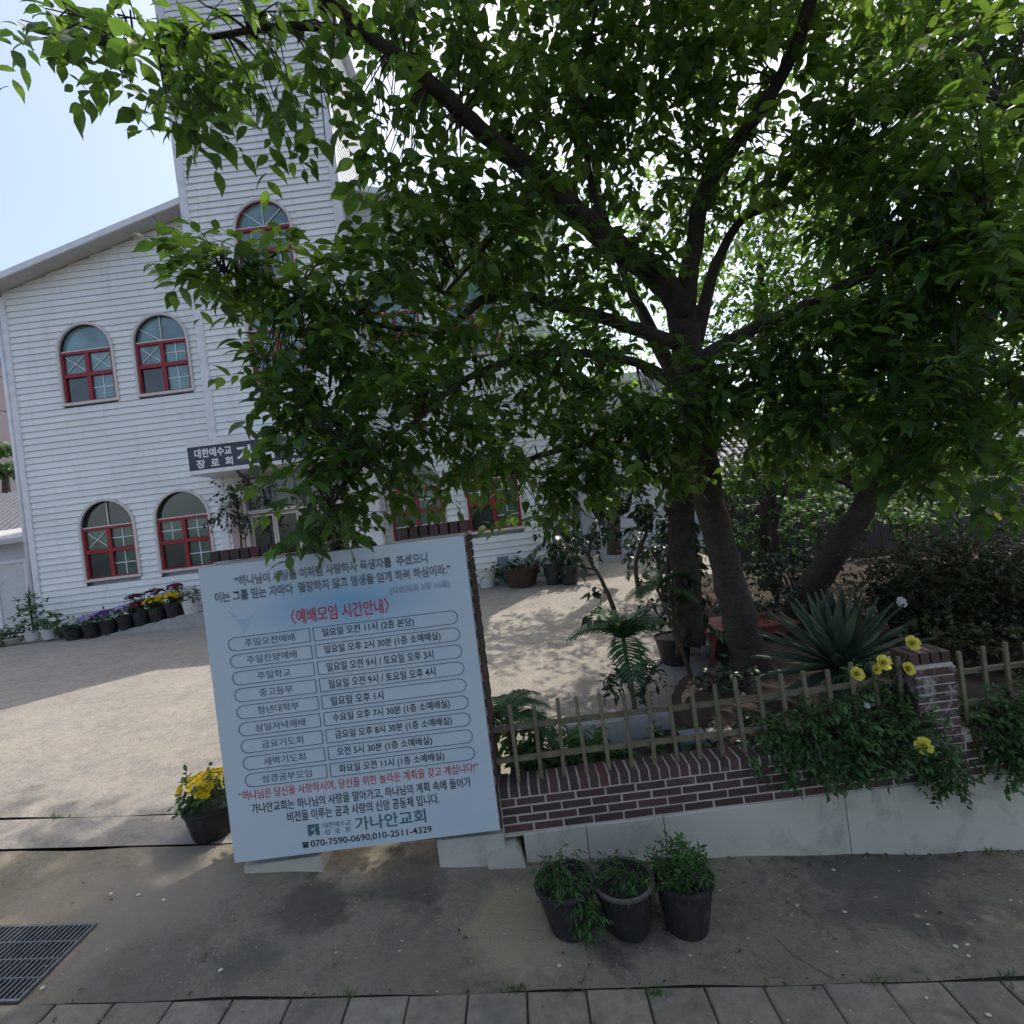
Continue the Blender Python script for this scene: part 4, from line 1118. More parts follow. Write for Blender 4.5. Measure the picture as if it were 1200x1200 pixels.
cl = [C(45, 20, 3.0, 40, 25, .2, 9), C(70, 50, 3.0, 18, 12, .15, 4), C(75, 5, 3, 30, 12, .2, 4),
      C(150, 30, 3.0, 45, 30, .3, 18), C(150, 80, 3.0, 30, 22, .25, 12), C(215, 55, 3.1, 70, 40, .3, 30), C(195, 120, 3.0, 40, 18, .2, 9), C(245, 105, 3.1, 45, 30, .3, 15), C(215, 145, 3.0, 40, 10, .15, 5),
      C(300, 40, 3.2, 80, 45, .4, 40), C(310, 120, 3.1, 30, 25, .25, 8), C(355, 130, 3.3, 25, 18, .2, 6), C(395, 165, 3.4, 25, 15, .2, 6),
      C(400, 60, 3.5, 80, 60, .4, 45), C(445, 130, 3.7, 40, 40, .3, 16), C(480, 30, 3.9, 70, 40, .5, 30), C(560, 70, 4.2, 90, 60, .6, 45),
      C(465, 195, 3.9, 32, 32, .3, 12), C(470, 250, 3.9, 35, 35, .3, 14), C(520, 215, 4.2, 50, 40, .4, 22), C(540, 290, 4.3, 80, 40, .4, 40), C(470, 310, 4.0, 40, 25, .3, 14), C(610, 265, 4.5, 70, 50, .5, 40),
      C(650, 120, 4.6, 90, 90, .7, 70), C(740, 60, 4.7, 100, 70, .7, 65), C(760, 180, 5.0, 80, 80, .6, 50), C(700, 320, 5.0, 80, 45, .5, 40),
      C(232, 318, 3.7, 26, 12, .15, 9), C(280, 318, 3.7, 45, 18, .25, 24), C(310, 300, 3.75, 36, 10, .2, 12), C(350, 318, 3.8, 55, 26, .3, 28), C(262, 345, 3.7, 22, 10, .15, 5), C(370, 355, 3.75, 32, 18, .3, 12), C(425, 340, 4.0, 60, 35, .4, 36),
      C(345, 405, 3.7, 42, 24, .3, 18), C(325, 445, 3.7, 30, 22, .25, 14), C(395, 420, 3.9, 70, 45, .4, 50), C(480, 400, 4.1, 80, 50, .5, 60),
      C(350, 485, 3.6, 36, 22, .3, 16), C(400, 490, 3.7, 70, 40, .4, 45), C(490, 480, 4.0, 80, 50, .5, 60), C(378, 540, 3.5, 32, 28, .25, 20), C(372, 580, 3.4, 28, 20, .2, 13), C(368, 612, 3.35, 20, 8, .10, 5), C(430, 550, 3.7, 50, 28, .3, 20), C(465, 590, 3.8, 20, 14, .2, 5),
      C(520, 545, 4.1, 60, 36, .4, 34), C(590, 500, 4.4, 80, 50, .5, 60), C(590, 400, 4.5, 80, 45, .5, 55), C(650, 560, 4.8, 60, 30, .4, 26), C(680, 440, 4.9, 80, 60, .6, 55), C(620, 595, 4.9, 30, 12, .3, 7),
      C(740, 500, 4.6, 70, 40, .5, 40), C(800, 480, 4.4, 60, 25, .4, 22), C(860, 440, 4.4, 90, 40, .5, 42), C(900, 490, 4.2, 40, 20, .3, 12), C(700, 545, 4.9, 60, 22, .4, 22), C(770, 545, 5.0, 50, 16, .4, 14), C(920, 520, 5.2, 60, 18, .4, 18), C(960, 470, 5.0, 60, 30, .4, 24),
      C(850, 70, 4.6, 90, 70, .6, 55), C(830, 250, 5.6, 60, 60, .4, 18), C(1000, 20, 4.4, 60, 25, .4, 20), C(920, 190, 4.6, 90, 40, .5, 40), C(1010, 150, 4.2, 60, 60, .4, 34), C(1090, 90, 4.0, 90, 60, .5, 38), C(1040, 240, 4.0, 90, 50, .5, 44),
      C(1130, 200, 3.7, 80, 60, .4, 40), C(1150, 330, 3.5, 80, 70, .4, 60), C(1050, 350, 3.9, 80, 60, .5, 60), C(960, 400, 4.2, 80, 50, .5, 50), C(1010, 470, 3.9, 90, 40, .4, 44), C(1130, 450, 3.4, 80, 50, .4, 44), C(1090, 520, 3.5, 90, 22, .3, 22), C(1180, 560, 3.3, 40, 20, .2, 8)]
# the crown goes on unseen above the frame, added to shade the pavement and street
for k in range(56):
    X = random.uniform(0.2, 5.6); Y = random.uniform(-.8, 5.6); Z = 6.3 + random.uniform(0, 1.9) + .15 * Y
    cl.append(((X, Y, Z), (.8, .8, .45), 30))
def dens(c):
    if c[0] < -0.6 and c[2] > 4.75: return 0.55
    if c[0] < -0.3: return 1.1
    return (1.7 if c[2] > 4.6 else 1.35) if c[0] < 0.3 else 2.1
cl = [(c, r, max(3, int(n * dens(c) * .86))) for c, r, n in cl]
for k in range(46):      # unseen top of the crown, added to shade the left of the pavement
    X = random.uniform(-2.6, 4.2); Y = random.uniform(5.2, 8.4); cl.append(((X, Y, 1.02 * Y + 3.35 + random.uniform(0, .9)), (.8, .7, .4), 34))
for k in range(14): cl.append(((random.uniform(5.4, 7.2), random.uniform(5.4, 7.2), random.uniform(8.2, 9.6)), (.8, .8, .4), 34))  # unseen high clumps added to keep sun dapples off the right of the pavement
leafy(cherry, cl, M['leaf'], 300, M['leaf_one'], L=.152, leaves=7, twig=.33, droop=.32, nodes=nodes, flat=1.0)

lean = thing('leaning_tree', 'second tree with a trunk leaning right behind the sword-leaved plant', 'tree', (0, 0, 0))
nd = limb('trunk', [(915, 760, 7.2, .23), (950, 690, 7.1, .19), (985, 635, 7.0, .17), (1018, 585, 6.8, .155), (1060, 520, 6.5, .14), (1120, 420, 6.0, .13), (1190, 300, 5.5, .11), (1250, 180, 5.0, .09), (1300, 60, 5, .05)], lean, 12)
nd += limb('branch', [(1040, 560, 6.6, .12), (1075, 540, 6.7, .11), (1130, 500, 6.9, .08), (1220, 440, 7.2, .05)], lean, 7)
nd += limb('branch', [(1250, 180, 5.0, .06), (1200, 130, 4.8, .055), (1150, 108, 4.6, .045), (1110, 70, 4.5, .03), (1080, 30, 4.4, .018)], lean, 7)
cl = [C(1080, 430, 6.3, 110, 60, .8, 70), C(1150, 300, 6.2, 110, 90, .8, 80), C(1180, 150, 5.8, 90, 80, .8, 50), C(1120, 510, 6.2, 120, 35, .6, 46), C(1180, 60, 5.2, 80, 50, .5, 34), C(980, 500, 6.8, 90, 40, .6, 40), C(900, 545, 7.2, 70, 22, .5, 18), C(1000, 545, 7.8, 80, 25, .5, 22), C(1120, 560, 7.4, 90, 30, .5, 26)]
cl = [(c, r, n * 3) for c, r, n in cl]
for k in range(16): cl.append(((random.uniform(4.8, 7.5), random.uniform(4.6, 6.6), random.uniform(5.2, 8.2)), (.8, .8, .5), 26))
for k in range(34):
    X = random.uniform(3.2, 8.5); Y = random.uniform(6.6, 10.5); Z = 2.45 + Y * random.uniform(.35, 1.05); cl.append(((X, Y, Z), (.8, .8, .5), 26))
leafy(lean, cl, M['leaf'], 0, None, L=.13, leaves=7, twig=.3, droop=.3, nodes=nd)

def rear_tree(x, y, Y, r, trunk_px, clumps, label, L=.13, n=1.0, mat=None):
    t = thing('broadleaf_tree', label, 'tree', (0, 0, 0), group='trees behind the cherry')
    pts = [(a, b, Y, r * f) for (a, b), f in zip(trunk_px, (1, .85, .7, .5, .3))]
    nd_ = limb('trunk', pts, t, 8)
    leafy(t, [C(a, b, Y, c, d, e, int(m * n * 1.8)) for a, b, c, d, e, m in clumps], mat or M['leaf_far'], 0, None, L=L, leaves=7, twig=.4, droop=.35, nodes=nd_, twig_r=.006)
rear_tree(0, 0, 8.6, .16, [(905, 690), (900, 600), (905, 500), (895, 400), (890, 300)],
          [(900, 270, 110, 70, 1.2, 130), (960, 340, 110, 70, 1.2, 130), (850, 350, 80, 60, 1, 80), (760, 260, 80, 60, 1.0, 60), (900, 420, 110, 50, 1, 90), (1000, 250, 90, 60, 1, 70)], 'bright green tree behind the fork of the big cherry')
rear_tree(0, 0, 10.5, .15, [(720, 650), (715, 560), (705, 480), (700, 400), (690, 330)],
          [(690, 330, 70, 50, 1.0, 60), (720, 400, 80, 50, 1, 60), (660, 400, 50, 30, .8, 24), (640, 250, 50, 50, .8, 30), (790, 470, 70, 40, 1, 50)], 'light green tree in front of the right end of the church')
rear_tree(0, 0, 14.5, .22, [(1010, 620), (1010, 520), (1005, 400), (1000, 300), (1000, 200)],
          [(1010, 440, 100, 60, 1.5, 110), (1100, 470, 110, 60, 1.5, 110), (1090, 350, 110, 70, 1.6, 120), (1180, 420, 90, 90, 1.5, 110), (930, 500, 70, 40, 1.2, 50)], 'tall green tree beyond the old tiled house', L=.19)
dk = thing('broadleaf_tree', 'dark small tree with thin forked trunk before the old tiled house', 'tree', (0, 0, 0), group='trees behind the cherry')
nd = limb('trunk', [(905, 660, 8.2, .05), (905, 630, 8.2, .05), (893, 590, 8.2, .035), (885, 560, 8.2, .025)], dk, 6)
nd += limb('branch', [(905, 635, 8.2, .04), (915, 590, 8.2, .028), (925, 555, 8.2, .02)], dk, 6)
leafy(dk, [C(880, 555, 8.2, 50, 22, .5, 26), C(940, 545, 8.2, 60, 22, .5, 30)], M['leaf_shrub'], 0, None, L=.12, leaves=7, nodes=nd)
lt = thing('distant_tree', 'green trees showing between the pink apartment block and the tiled house', 'tree', (0, 0, 0))
limb('trunk', [(10, 640, 27, .2), (8, 580, 27, .18), (5, 545, 27, .1)], lt, 6)
leafy(lt, [C(0, 524, 27, 26, 4, 1.0, 90), C(10, 547, 27, 24, 3, 1.0, 60)], M['leaf_shrub'], 0, None, L=.28, leaves=6, twig=.3)

# ---------------------------------------------------------------- small plants and pots
def flower_head(mb_list, c, r, facing, petals=9, rings=2):
    P_, D_, U_, L_ = [], [], [], []
    f = Vector(facing).normalized(); a = f.orthogonal().normalized(); b = f.cross(a)
    for k in range(rings):
        for i in range(petals):
            t = 2 * math.pi * (i + .5 * k) / petals + random.uniform(-.2, .2)
            d = a * math.cos(t) + b * math.sin(t) + f * (0.15 + .45 * k)
            P_.append(tuple(Vector(c))); D_.append(tuple(d)); U_.append(tuple(f)); L_.append(r * (1 - .2 * k))
    mb_list.append((np.array(P_), np.array(D_), np.array(U_), np.array(L_)))
def flowers_mesh(name, lst, mat, parent, kind=None):
    P_, D_, U_, L_ = (np.concatenate([q[i] for q in lst]) for i in range(4))
    o = put(name, scatter_mesh(name, P_, frames(D_, U_), L_, L_ * 1.05, mat, PETAL_V, PETAL_F), parent)
    if kind: o['kind'] = kind
    return o
def pot_mesh(r, h, mat, rim=None, taper=.72, lip=.018):
    mb = MB(); mb.lathe([(0.001, 0), (r * taper, 0), (r * (taper + .02), .01), (r * .97, h - .04), (r, h - .035), (r + lip * .5, h - .02), (r + lip * .5, h), (r - .01, h), (r - .02, h - .03), (.001, h - .035)], 20)
    return mb.mesh('pot_body', mat, False)
def potted(name, label, loc, r, h, potmat, leafmat, ph, pr, n, L, group=None, fl=None, flr=.03, nfl=0, droop=.1, leaves=5, twig=.1, wf=1.0, tilt=None, cat='potted plant', V=LEAF_V, F=LEAF_F, up=.4, zfl=0.6):
    t = thing(name, label, cat, loc, random.uniform(0, 3), group)
    if tilt: t.rotation_euler = tilt
    b = put('pot', pot_mesh(r, h, potmat), t); 
    leafy(t, [((0, 0, h + ph * .42), (pr, pr, ph * .5), n)], leafmat, 0, None, L=L, leaves=leaves, twig=twig, droop=droop, wf=wf, twig_share=.25, twig_r=.003, stem_mat=M['stem'], flat=up, V=V, F=F)
    if fl:
        lst = []
        for k in range(nfl):
            a = random.uniform(0, 6.28); q = random.random() ** .5 * pr * 1.08
            z = h + ph * zfl + math.sqrt(max(0, pr * pr * 1.2 - q * q)) * .42
            x, y = q * math.cos(a), q * math.sin(a)
            flower_head(lst, (x, y, z), flr * random.uniform(.8, 1.2), (x * 1.5, y * 1.5 - .0, .25 + random.uniform(0, .2)), 6, 2)
        flowers_mesh('flowers', lst, fl, t, 'stuff')
    return t
# three pots on the pavement
for x, lab, mtl, tl in ((672, 'black pot of drooping fine green grass, leftmost of three on the pavement', M['pot_black'], (0, -.06, 0)), (738, 'middle pavement pot with a dusty brown rim and low green grass', M['pot_black'], (0, 0, .6)), (808, 'black pavement pot with a dense bushy top, rightmost of three', M['pot_black'], (.02, .05, 1))):
    p = ground_at(x, 1092 - (x - 738) * .02); i = [672, 738, 808].index(x)
    t = potted('potted_plant', lab, (p.x, p.y + .04, p.z), .168, .285, mtl, M['grass'], (.10, .06, .15)[i], (.14, .13, .15)[i], (95, 70, 150)[i], .045, 'pots on the pavement', droop=(.5, .15, .0)[i], wf=(.5, .45, .6)[i], tilt=tl, leaves=6, twig=.09)
    if i == 1:
        mb = MB(); mb.lathe([(.166, .262), (.182, .268), (.184, .286), (.174, .292), (.162, .286), (.159, .262)], 24); mb.build('rim', M['pot_rim'], t)
    if i == 0: leafy(t, [((.10, -.12, .18), (.06, .06, .12), 50)], M['grass'], 0, None, L=.05, leaves=6, twig=.08, droop=.9, wf=.4, name='trailing_grass')
# yellow flowers by the board
p = ground_at(243, 985)
potted('flower_pot', 'round black pot of bright yellow pansies at the lower left corner of the notice board', (p.x, p.y + .09, p.z), .19, .24, M['pot_black'], M['leaf_shrub'], .26, .19, 60, .06, None, M['fl_yellow'], .038, 62, zfl=.45)
# flowers along the ramp
def ramp_z(x): return (.80 + (x + 9.75) / 2.4 * .33) if x < -7.35 else 1.13
row = [(-9.70, 'white', 'white_', 'pot_black', 'pot of small white pansies at the foot of the church ramp'), (-9.30, 'lilac', '', 'pot_black', 'pot of pale lilac pansies on the church ramp next to the white ones'), (-8.92, 'purple', '', 'pot_black', 'pot of deep purple pansies between the lilac and maroon pots'),
       (-8.55, 'lilac', '', 'pot_black', 'second pot of lilac pansies further up the church ramp'), (-8.20, 'maroon', '', 'pot_black', 'pot of dark maroon flowers behind the yellow ones on the ramp'), (-7.86, 'yellow', '', 'pot_black', 'pot of yellow pansies on the ramp, left of its yellow neighbour'),
       (-7.50, 'yellow', '', 'pot_black', 'pot of yellow pansies on the ramp nearest the notice board edge'), (-7.12, 'white', '', 'pot_white', 'white pot with pale flowers at the top of the ramp')]
for x, f, _, pm_, lab in row:
    potted('flower_pot', lab, (x, 11.05, ramp_z(x)), .18, .3, M[pm_], M['leaf_shrub'], .22, .2, 26, .07, 'flower pots along the church ramp', M['fl_' + f], .055, 44, zfl=.5)
for x, y, f, lab in ((-8.05, 11.55, 'maroon', 'raised pot of maroon flowers close under the second ground floor window'), (-7.6, 11.5, 'maroon', 'raised pot of maroon flowers close to the canopy end'), (-8.5, 11.5, 'maroon', 'raised pot of maroon flowers between the two ground floor windows')):
    potted('flower_pot', lab, (x, 11.32, ramp_z(x) + .262), .16, .26, M['pot_black'], M['leaf_shrub'], .16, .17, 26, .06, 'flower pots along the church ramp', M['fl_' + f], .045, 34, zfl=.5)
mb = MB(); mb.prism([(-8.85, .9), (-8.85, ramp_z(-8.85) + .26), (-7.3, ramp_z(-7.35) + .26), (-7.3, .9)], 11.22, 11.5); tag(mb.build('plant_bench', M['concrete_light']), 'pale raised ledge under the ground floor windows carrying maroon flower pots', 'ledge')
# plants at the left corner of the church
for a, b, r, h, pm_, ph, pr, n, lab in ((38, 742, .15, .2, 'pot_white', .9, .34, 60, 'leafy green shrub in a small white pot by the church corner'), (58, 738, .16, .22, 'pot_white', .35, .22, 36, 'low bushy plant in a patterned white pot by the church corner'), (78, 735, .2, .2, 'pot_black', .2, .25, 30, 'dark low plant in a wide black pot under the first window'), (98, 733, .2, .14, 'stone', .12, .22, 26, 'low green plant in a grey stone bowl before the white flowers'), (15, 745, .2, .12, 'stone', .22, .25, 34, 'spreading plant in a shallow white bowl at the courtyard edge'), (112, 722, .14, .2, 'pot_white', .12, .15, 20, 'small plant in a white tub at the foot of the ramp')):
    p = at(a, b, 11.4); p.z = G(p.x, 11.4) + .04
    potted('potted_plant', lab, (p.x, p.y, p.z), r, h, M[pm_], M['leaf_shrub'], ph, pr, n, .09, 'pots at the church corner', leaves=6, twig=.15)
mb = MB(); p = ground_at(12, 738, 2, 14); mb.box(-12.6, -11.45, 10.9, 11.3, .80, 1.28, .01); tag(mb.build('stone_trough', M['concrete_light']), 'pale concrete trough beside the shed door', 'trough')
# small tiered tree by the entrance
tt = thing('sapling', 'thin sapling with tiered leaf clusters between the window and the entrance', 'tree', (0, 0, 0))
nd = limb('trunk', [(286, 668, 10.9, .022), (283, 640, 10.9, .02), (279, 600, 10.9, .015), (272, 570, 10.9, .01)], tt, 5)
leafy(tt, [C(272, 573, 10.9, 18, 8, .3, 26), C(262, 598, 10.9, 20, 9, .3, 26), C(285, 612, 10.9, 12, 6, .2, 12)], M['leaf_dark'], 0, None, L=.1, nodes=nd)

def stem_plant(name, label, stems, clumps, mat, L, leaves=6, twig=.2, wf=1.0, group=None, droop=.5, pot=None, cat='plant'):
    t = thing(name, label, cat, (0, 0, 0), 0, group)
    nd_ = []
    for s in stems: nd_ += limb('stem', s, t, 6, M['stem'])
    leafy(t, clumps, mat, 0, None, L=L, leaves=leaves, twig=twig, wf=wf, nodes=nd_ or None, stem_mat=M['stem'], droop=droop)
    if pot:
        o = put('pot', pot_mesh(pot[2], pot[3], pot[4]), t); g = ground_at(pot[0], pot[1]) if len(pot) < 6 else pot[5]; o.location = g
    return t
stem_plant('rubber_plant', 'dark leaved small tree with a crooked thin stem in the courtyard', [[(724, 745, 6.4, .035), (720, 715, 6.4, .03), (705, 680, 6.4, .025), (690, 650, 6.4, .02), (700, 610, 6.4, .015)], [(700, 668, 6.4, .015), (675, 662, 6.4, .01), (665, 650, 6.4, .008)]],
           [C(690, 600, 6.4, 45, 28, .4, 22), C(655, 640, 6.4, 25, 15, .3, 8), C(740, 590, 6.4, 35, 30, .3, 16), C(720, 570, 6.4, 40, 20, .3, 16), C(700, 705, 6.4, 18, 10, .2, 5)], M['leaf_dark'], .17, wf=.95)
stem_plant('rubber_plant', 'dark leaved plant with twin upright stems in a big black pot left of the table', [[(795, 770, 6.6, .035), (790, 720, 6.6, .03), (782, 670, 6.6, .025), (788, 620, 6.6, .02)], [(750, 700, 6.5, .03), (745, 660, 6.5, .025), (758, 620, 6.5, .02), (752, 590, 6.5, .015)]],
           [C(790, 640, 6.6, 36, 50, .4, 30), C(780, 700, 6.6, 34, 30, .35, 22), C(755, 600, 6.5, 34, 24, .3, 18), C(810, 720, 6.6, 22, 20, .3, 12)], M['leaf_dark'], .15, wf=.9,
           pot=(792, 776, .24, .36, M['pot_black'], ground_at(792, 776)))
# plants along the church base on the right
spec = [(545, 675, 10.6, [(556, 600, 26, 10, 20), (560, 625, 24, 26, 50)], 'leaf_shrub', 'tall bushy plant with light green tips behind the pier', 'pot_brown'),
        (572, 688, 11.2, [(574, 668, 11, 9, 14)], 'leaf_shrub', 'small plant in a pale pot near the church wall', 'pot_white'),
        (612, 686, 11.3, [(615, 660, 30, 12, 34)], 'leaf_dark', 'low wide plant in a long brown planter under the window', 'pot_brown'),
        (650, 684, 11.3, [(655, 640, 26, 24, 40), (640, 610, 22, 20, 24)], 'leaf_dark', 'dark broad leaved bush in a black pot beside the white pot', 'pot_black'),
        (668, 684, 11.2, [(672, 650, 22, 26, 36)], 'leaf_dark', 'dark bush in a black tub left of the white square pot', 'pot_black'),
        (693, 672, 11.6, [(690, 640, 20, 16, 22)], 'leaf_dark', 'dark leaved plant in a white square pot by the pale wall', 'pot_white')]
for a, b, Y, cs, lm, lab, pm_ in spec:
    g = ground_at(a, b)
    t = thing('potted_plant', lab, 'potted plant', (g.x, g.y, g.z), 0, 'pots along the church wall')
    o = put('pot', pot_mesh(.22 if 'long' not in lab else .42, .42, M[pm_]), t)
    g2 = [((C(x, y, g.y, rx, ry, .3, n)[0][0] - g.x, C(x, y, g.y, rx, ry, .3, n)[0][1] - g.y, C(x, y, g.y, rx, ry, .3, n)[0][2] - g.z), C(x, y, g.y, rx, ry, .3, n)[1], n) for x, y, rx, ry, n in cs]
    leafy(t, g2, M[lm], 0, None, L=.15, leaves=6, twig=.2)
    mb = MB()
    for c_, r_, n_ in g2: mb.tube([(0, 0, .3), (c_[0] * .5, c_[1] * .5, (c_[2] + .3) / 2), c_], [.025, .018, .01], 5)
    mb.build('stem', M['stem'], t)
p = ground_at(593, 684); mb = MB(); mb.box(-.13, .13, -.1, .1, 0, .62, .005); o = mb.build('grey_bin', M['pot_grey']); o.location = p; tag(o, 'narrow blue grey bin standing between the plant pots', 'bin')
# palms
def palm(label, base, top, fronds, L, spread, stems=1):
    t = thing('palm', label, 'palm', tuple(base)); B = Vector((0, 0, 0)); T = Vector(top) - Vector(base)
    mb = MB()
    for s in range(stems):
        o_ = Vector((random.uniform(-.05, .05), random.uniform(-.05, .05), 0)) * (s > 0)
        mb.tube([B + o_, (B + T) / 2 + o_ * 1.5 + Vector((.02, 0, 0)), T + o_ * 2], [.03, .024, .018], 7)
    mb.build('trunk', M['stem'], t)
    for k in range(fronds):
        a = 2 * math.pi * k / fronds * 1.618 * 2 + random.uniform(-.3, .3); el = random.uniform(.25, 1.15); l = L * random.uniform(.75, 1.1)
        pts = []; p_ = T.copy(); d = Vector((math.cos(a) * math.cos(el), math.sin(a) * math.cos(el), math.sin(el)))
        for j in range(10):
            pts.append(p_.copy()); p_ = p_ + d * l / 9; d = (d + Vector((0, 0, -.16 * spread))).normalized()
        P_, D_, U_, L_ = [], [], [], []
        for j in range(1, 10):
            tg = (pts[j] - pts[j - 1]).normalized(); sd = tg.cross(Vector((0, 0, 1))); 
            if sd.length < .05: sd = Vector((1, 0, 0))
            sd.normalize(); upv = sd.cross(tg)
            for q in (0, .5):
                pp = pts[j - 1].lerp(pts[j], q)
                for s in (-1, 1):
                    P_.append(tuple(pp)); D_.append(tuple(tg * .7 + sd * s + upv * .15 + Vector((0, 0, -.15)))); U_.append(tuple(upv)); L_.append(l * .36 * (1 - abs(j / 9 - .45) * 1.1) + .02)
        A = [np.array(v) for v in (P_, D_, U_, L_)]
        me = scatter_mesh('frond', A[0], frames(A[1], A[2]), A[3], A[3] * 2.0 * .62, M['leaf_palm'], BLADE_V, BLADE_F)
        fo = put('frond', me, t)
        mb = MB(); mb.tube(pts, [.006] * 5 + [.004] * 5, 4); mb.build('rib', M['leaf_palm'], fo)
    return t
b0 = at(742, 828, 4.75); palm('feathery palm with a thin stem rising behind the middle of the fence', (b0.x, b0.y, bed(b0.x, b0.y)), at(730, 748, 4.75), 15, .62, 1.15)
b0 = at(598, 905, 4.1); palm('short arching palm just right of the notice board', (b0.x, b0.y, bed(b0.x, b0.y)), at(594, 838, 4.1), 12, .48, 1.3)
b0 = at(800, 700, 6.2); palm('soft leaved palm clump left of the red table', (b0.x, b0.y, G(b0.x, b0.y)), at(770, 690, 6.2), 10, .5, 1.0)
# sword-leaved plant behind the fence
ag = at(984, 782, 4.4)
t = thing('agave_plant', 'large rosette plant with stiff sword leaves behind the fence', 'plant', tuple(ag))
nL = 96
for k in range(nL):
    a = k * 2.39996; f = k / nL; el = math.radians(-14 + 100 * f); l = .74 * (1 - .12 * f) * random.uniform(.85, 1.08); w = .046
    d = Vector((math.cos(a) * math.cos(el), math.sin(a) * math.cos(el), math.sin(el))); sd = d.cross(Vector((0, 0, 1)))
    if sd.length < .05: sd = Vector((1, 0, 0))
    sd.normalize(); n_ = sd.cross(d)
    mb = MB(); pts = []
    for j, ww in enumerate((.55, .9, 1.0, .75, 0.05)):
        q = j / 4; c = d * l * q + Vector((0, 0, -.05 * q * q * math.cos(el))) + d * .03
        mb.v += [tuple(c - sd * w * ww + n_ * .010), tuple(c - n_ * .006), tuple(c + sd * w * ww + n_ * .010)]
    for j in range(4): mb.f += [(3 * j, 3 * j + 1, 3 * j + 4, 3 * j + 3), (3 * j + 1, 3 * j + 2, 3 * j + 5, 3 * j + 4)]
    mb.build('leaf', M['leaf_agave'], t)
mb = MB(); mb.lathe([(.05, -.45), (.07, -.2), (.09, -.05), (.03, .06)], 9); mb.build('stem', M['stem'], t)
# dead hanging leaves under the rosette
mb = MB()
for k in range(14):
    a = random.uniform(0, 6.28); mb.tube([(.06 * math.cos(a), .06 * math.sin(a), -.02), (.12 * math.cos(a), .12 * math.sin(a), -.12), (.13 * math.cos(a), .13 * math.sin(a), -.28)], [.01, .008, .003], 4)
mb.build('dead_leaves', M['fence'], t)

# rose bush spilling over the fence and wall
rb = thing('rose_bush', 'yellow rose bush spilling over the fence and brick wall beside the post', 'rose bush', (0, 0, 0))
cl = [C(935, 858, 3.62, 42, 30, .13, 60), C(985, 850, 3.6, 50, 36, .16, 80), C(1030, 865, 3.55, 45, 34, .16, 70), C(1075, 870, 3.5, 38, 34, .14, 50), C(1105, 905, 3.45, 22, 20, .1, 22), C(980, 895, 3.5, 70, 18, .13, 60), C(900, 885, 3.6, 22, 18, .1, 18), C(1040, 815, 3.7, 40, 22, .15, 34), C(1020, 790, 3.8, 40, 16, .12, 10)]
cl = [(c, (r[0], r[1], r[2] * 1.05), int(n * 2.1)) for c, r, n in cl]
leafy(rb, cl, M['leaf_shrub'], 0, None, L=.05, leaves=9, twig=.11, droop=.3, twig_r=.002, stem_mat=M['stem'], twig_share=.5)
mb = MB()
for q in ((1068, 756), (1034, 779), (1063, 786), (1003, 792), (1081, 876), (1015, 829), (960, 860), (920, 870)):
    a = at(1040 + random.uniform(-30, 30), 860, 3.68); b = at(q[0], q[1], 3.55); mb.tube([a + Vector((0, .15, -.3)), a, (a + b) / 2 + Vector((0, -.02, .04)), b], [.006, .005, .004, .003], 5)
mb.build('stems', M['stem'], rb)
for x, y, r in ((1068, 754, .046), (1034, 777, .048), (1063, 784, .042), (1003, 790, .044), (1081, 874, .05), (1026, 785, .03)):
    lst = []; flower_head(lst, at(x, y, 3.53 if y < 860 else 3.36), r * 1.15, (random.uniform(-.3, .3), -1, .5), 9, 4); flowers_mesh('rose_flower', lst, M['fl_rose'], rb)
for x, y, r in ((1055, 706, .05), (1015, 826, .025), (1163, 607, .06), (1192, 611, .05)):
    lst = []; flower_head(lst, at(x, y, 4.6 if y < 800 else 3.55), r, (0, -1, .4), 7, 2); flowers_mesh('rose_flower', lst, M['fl_rose'] if x > 1100 else M['fl_white'], rb)
r2 = thing('garden_bush', 'green bush hanging over the wall right of the brick post', 'bush', (0, 0, 0))
leafy(r2, [C(1165, 845, 3.6, 36, 34, .15, 140), C(1200, 870, 3.5, 40, 30, .15, 140), C(1215, 820, 3.6, 40, 40, .2, 50), C(1190, 900, 3.45, 26, 14, .1, 16)], M['leaf_shrub'], 0, None, L=.055, leaves=9, twig=.13, droop=.3, twig_r=.002, stem_mat=M['stem'])
hd = thing('azalea_hedge', 'dense dark brownish hedge filling the garden at the right', 'hedge', (0, 0, 0))
mb = MB()
for (x, y, Y, rx, ry) in ((1070, 705, 6.1, 50, 42), (1130, 700, 5.9, 70, 52), (1200, 700, 5.7, 70, 60)):
    c_, r_, _n = C(x, y, Y, rx * .8, ry * .8, .3, 0)
    vs = []
    for i in range(7):
        for j in range(12):
            th = math.pi * i / 6; ph = 2 * math.pi * j / 12; q = 1 + random.uniform(-.12, .12)
            vs.append((c_[0] + r_[0] * q * math.sin(th) * math.cos(ph), c_[1] + r_[1] * q * math.sin(th) * math.sin(ph), c_[2] + r_[2] * q * math.cos(th)))
    mb.add(vs, [(i * 12 + j, i * 12 + (j + 1) % 12, (i + 1) * 12 + (j + 1) % 12, (i + 1) * 12 + j) for i in range(6) for j in range(12)])
mb.build('woody_core', M['leaf_hedge'], hd)
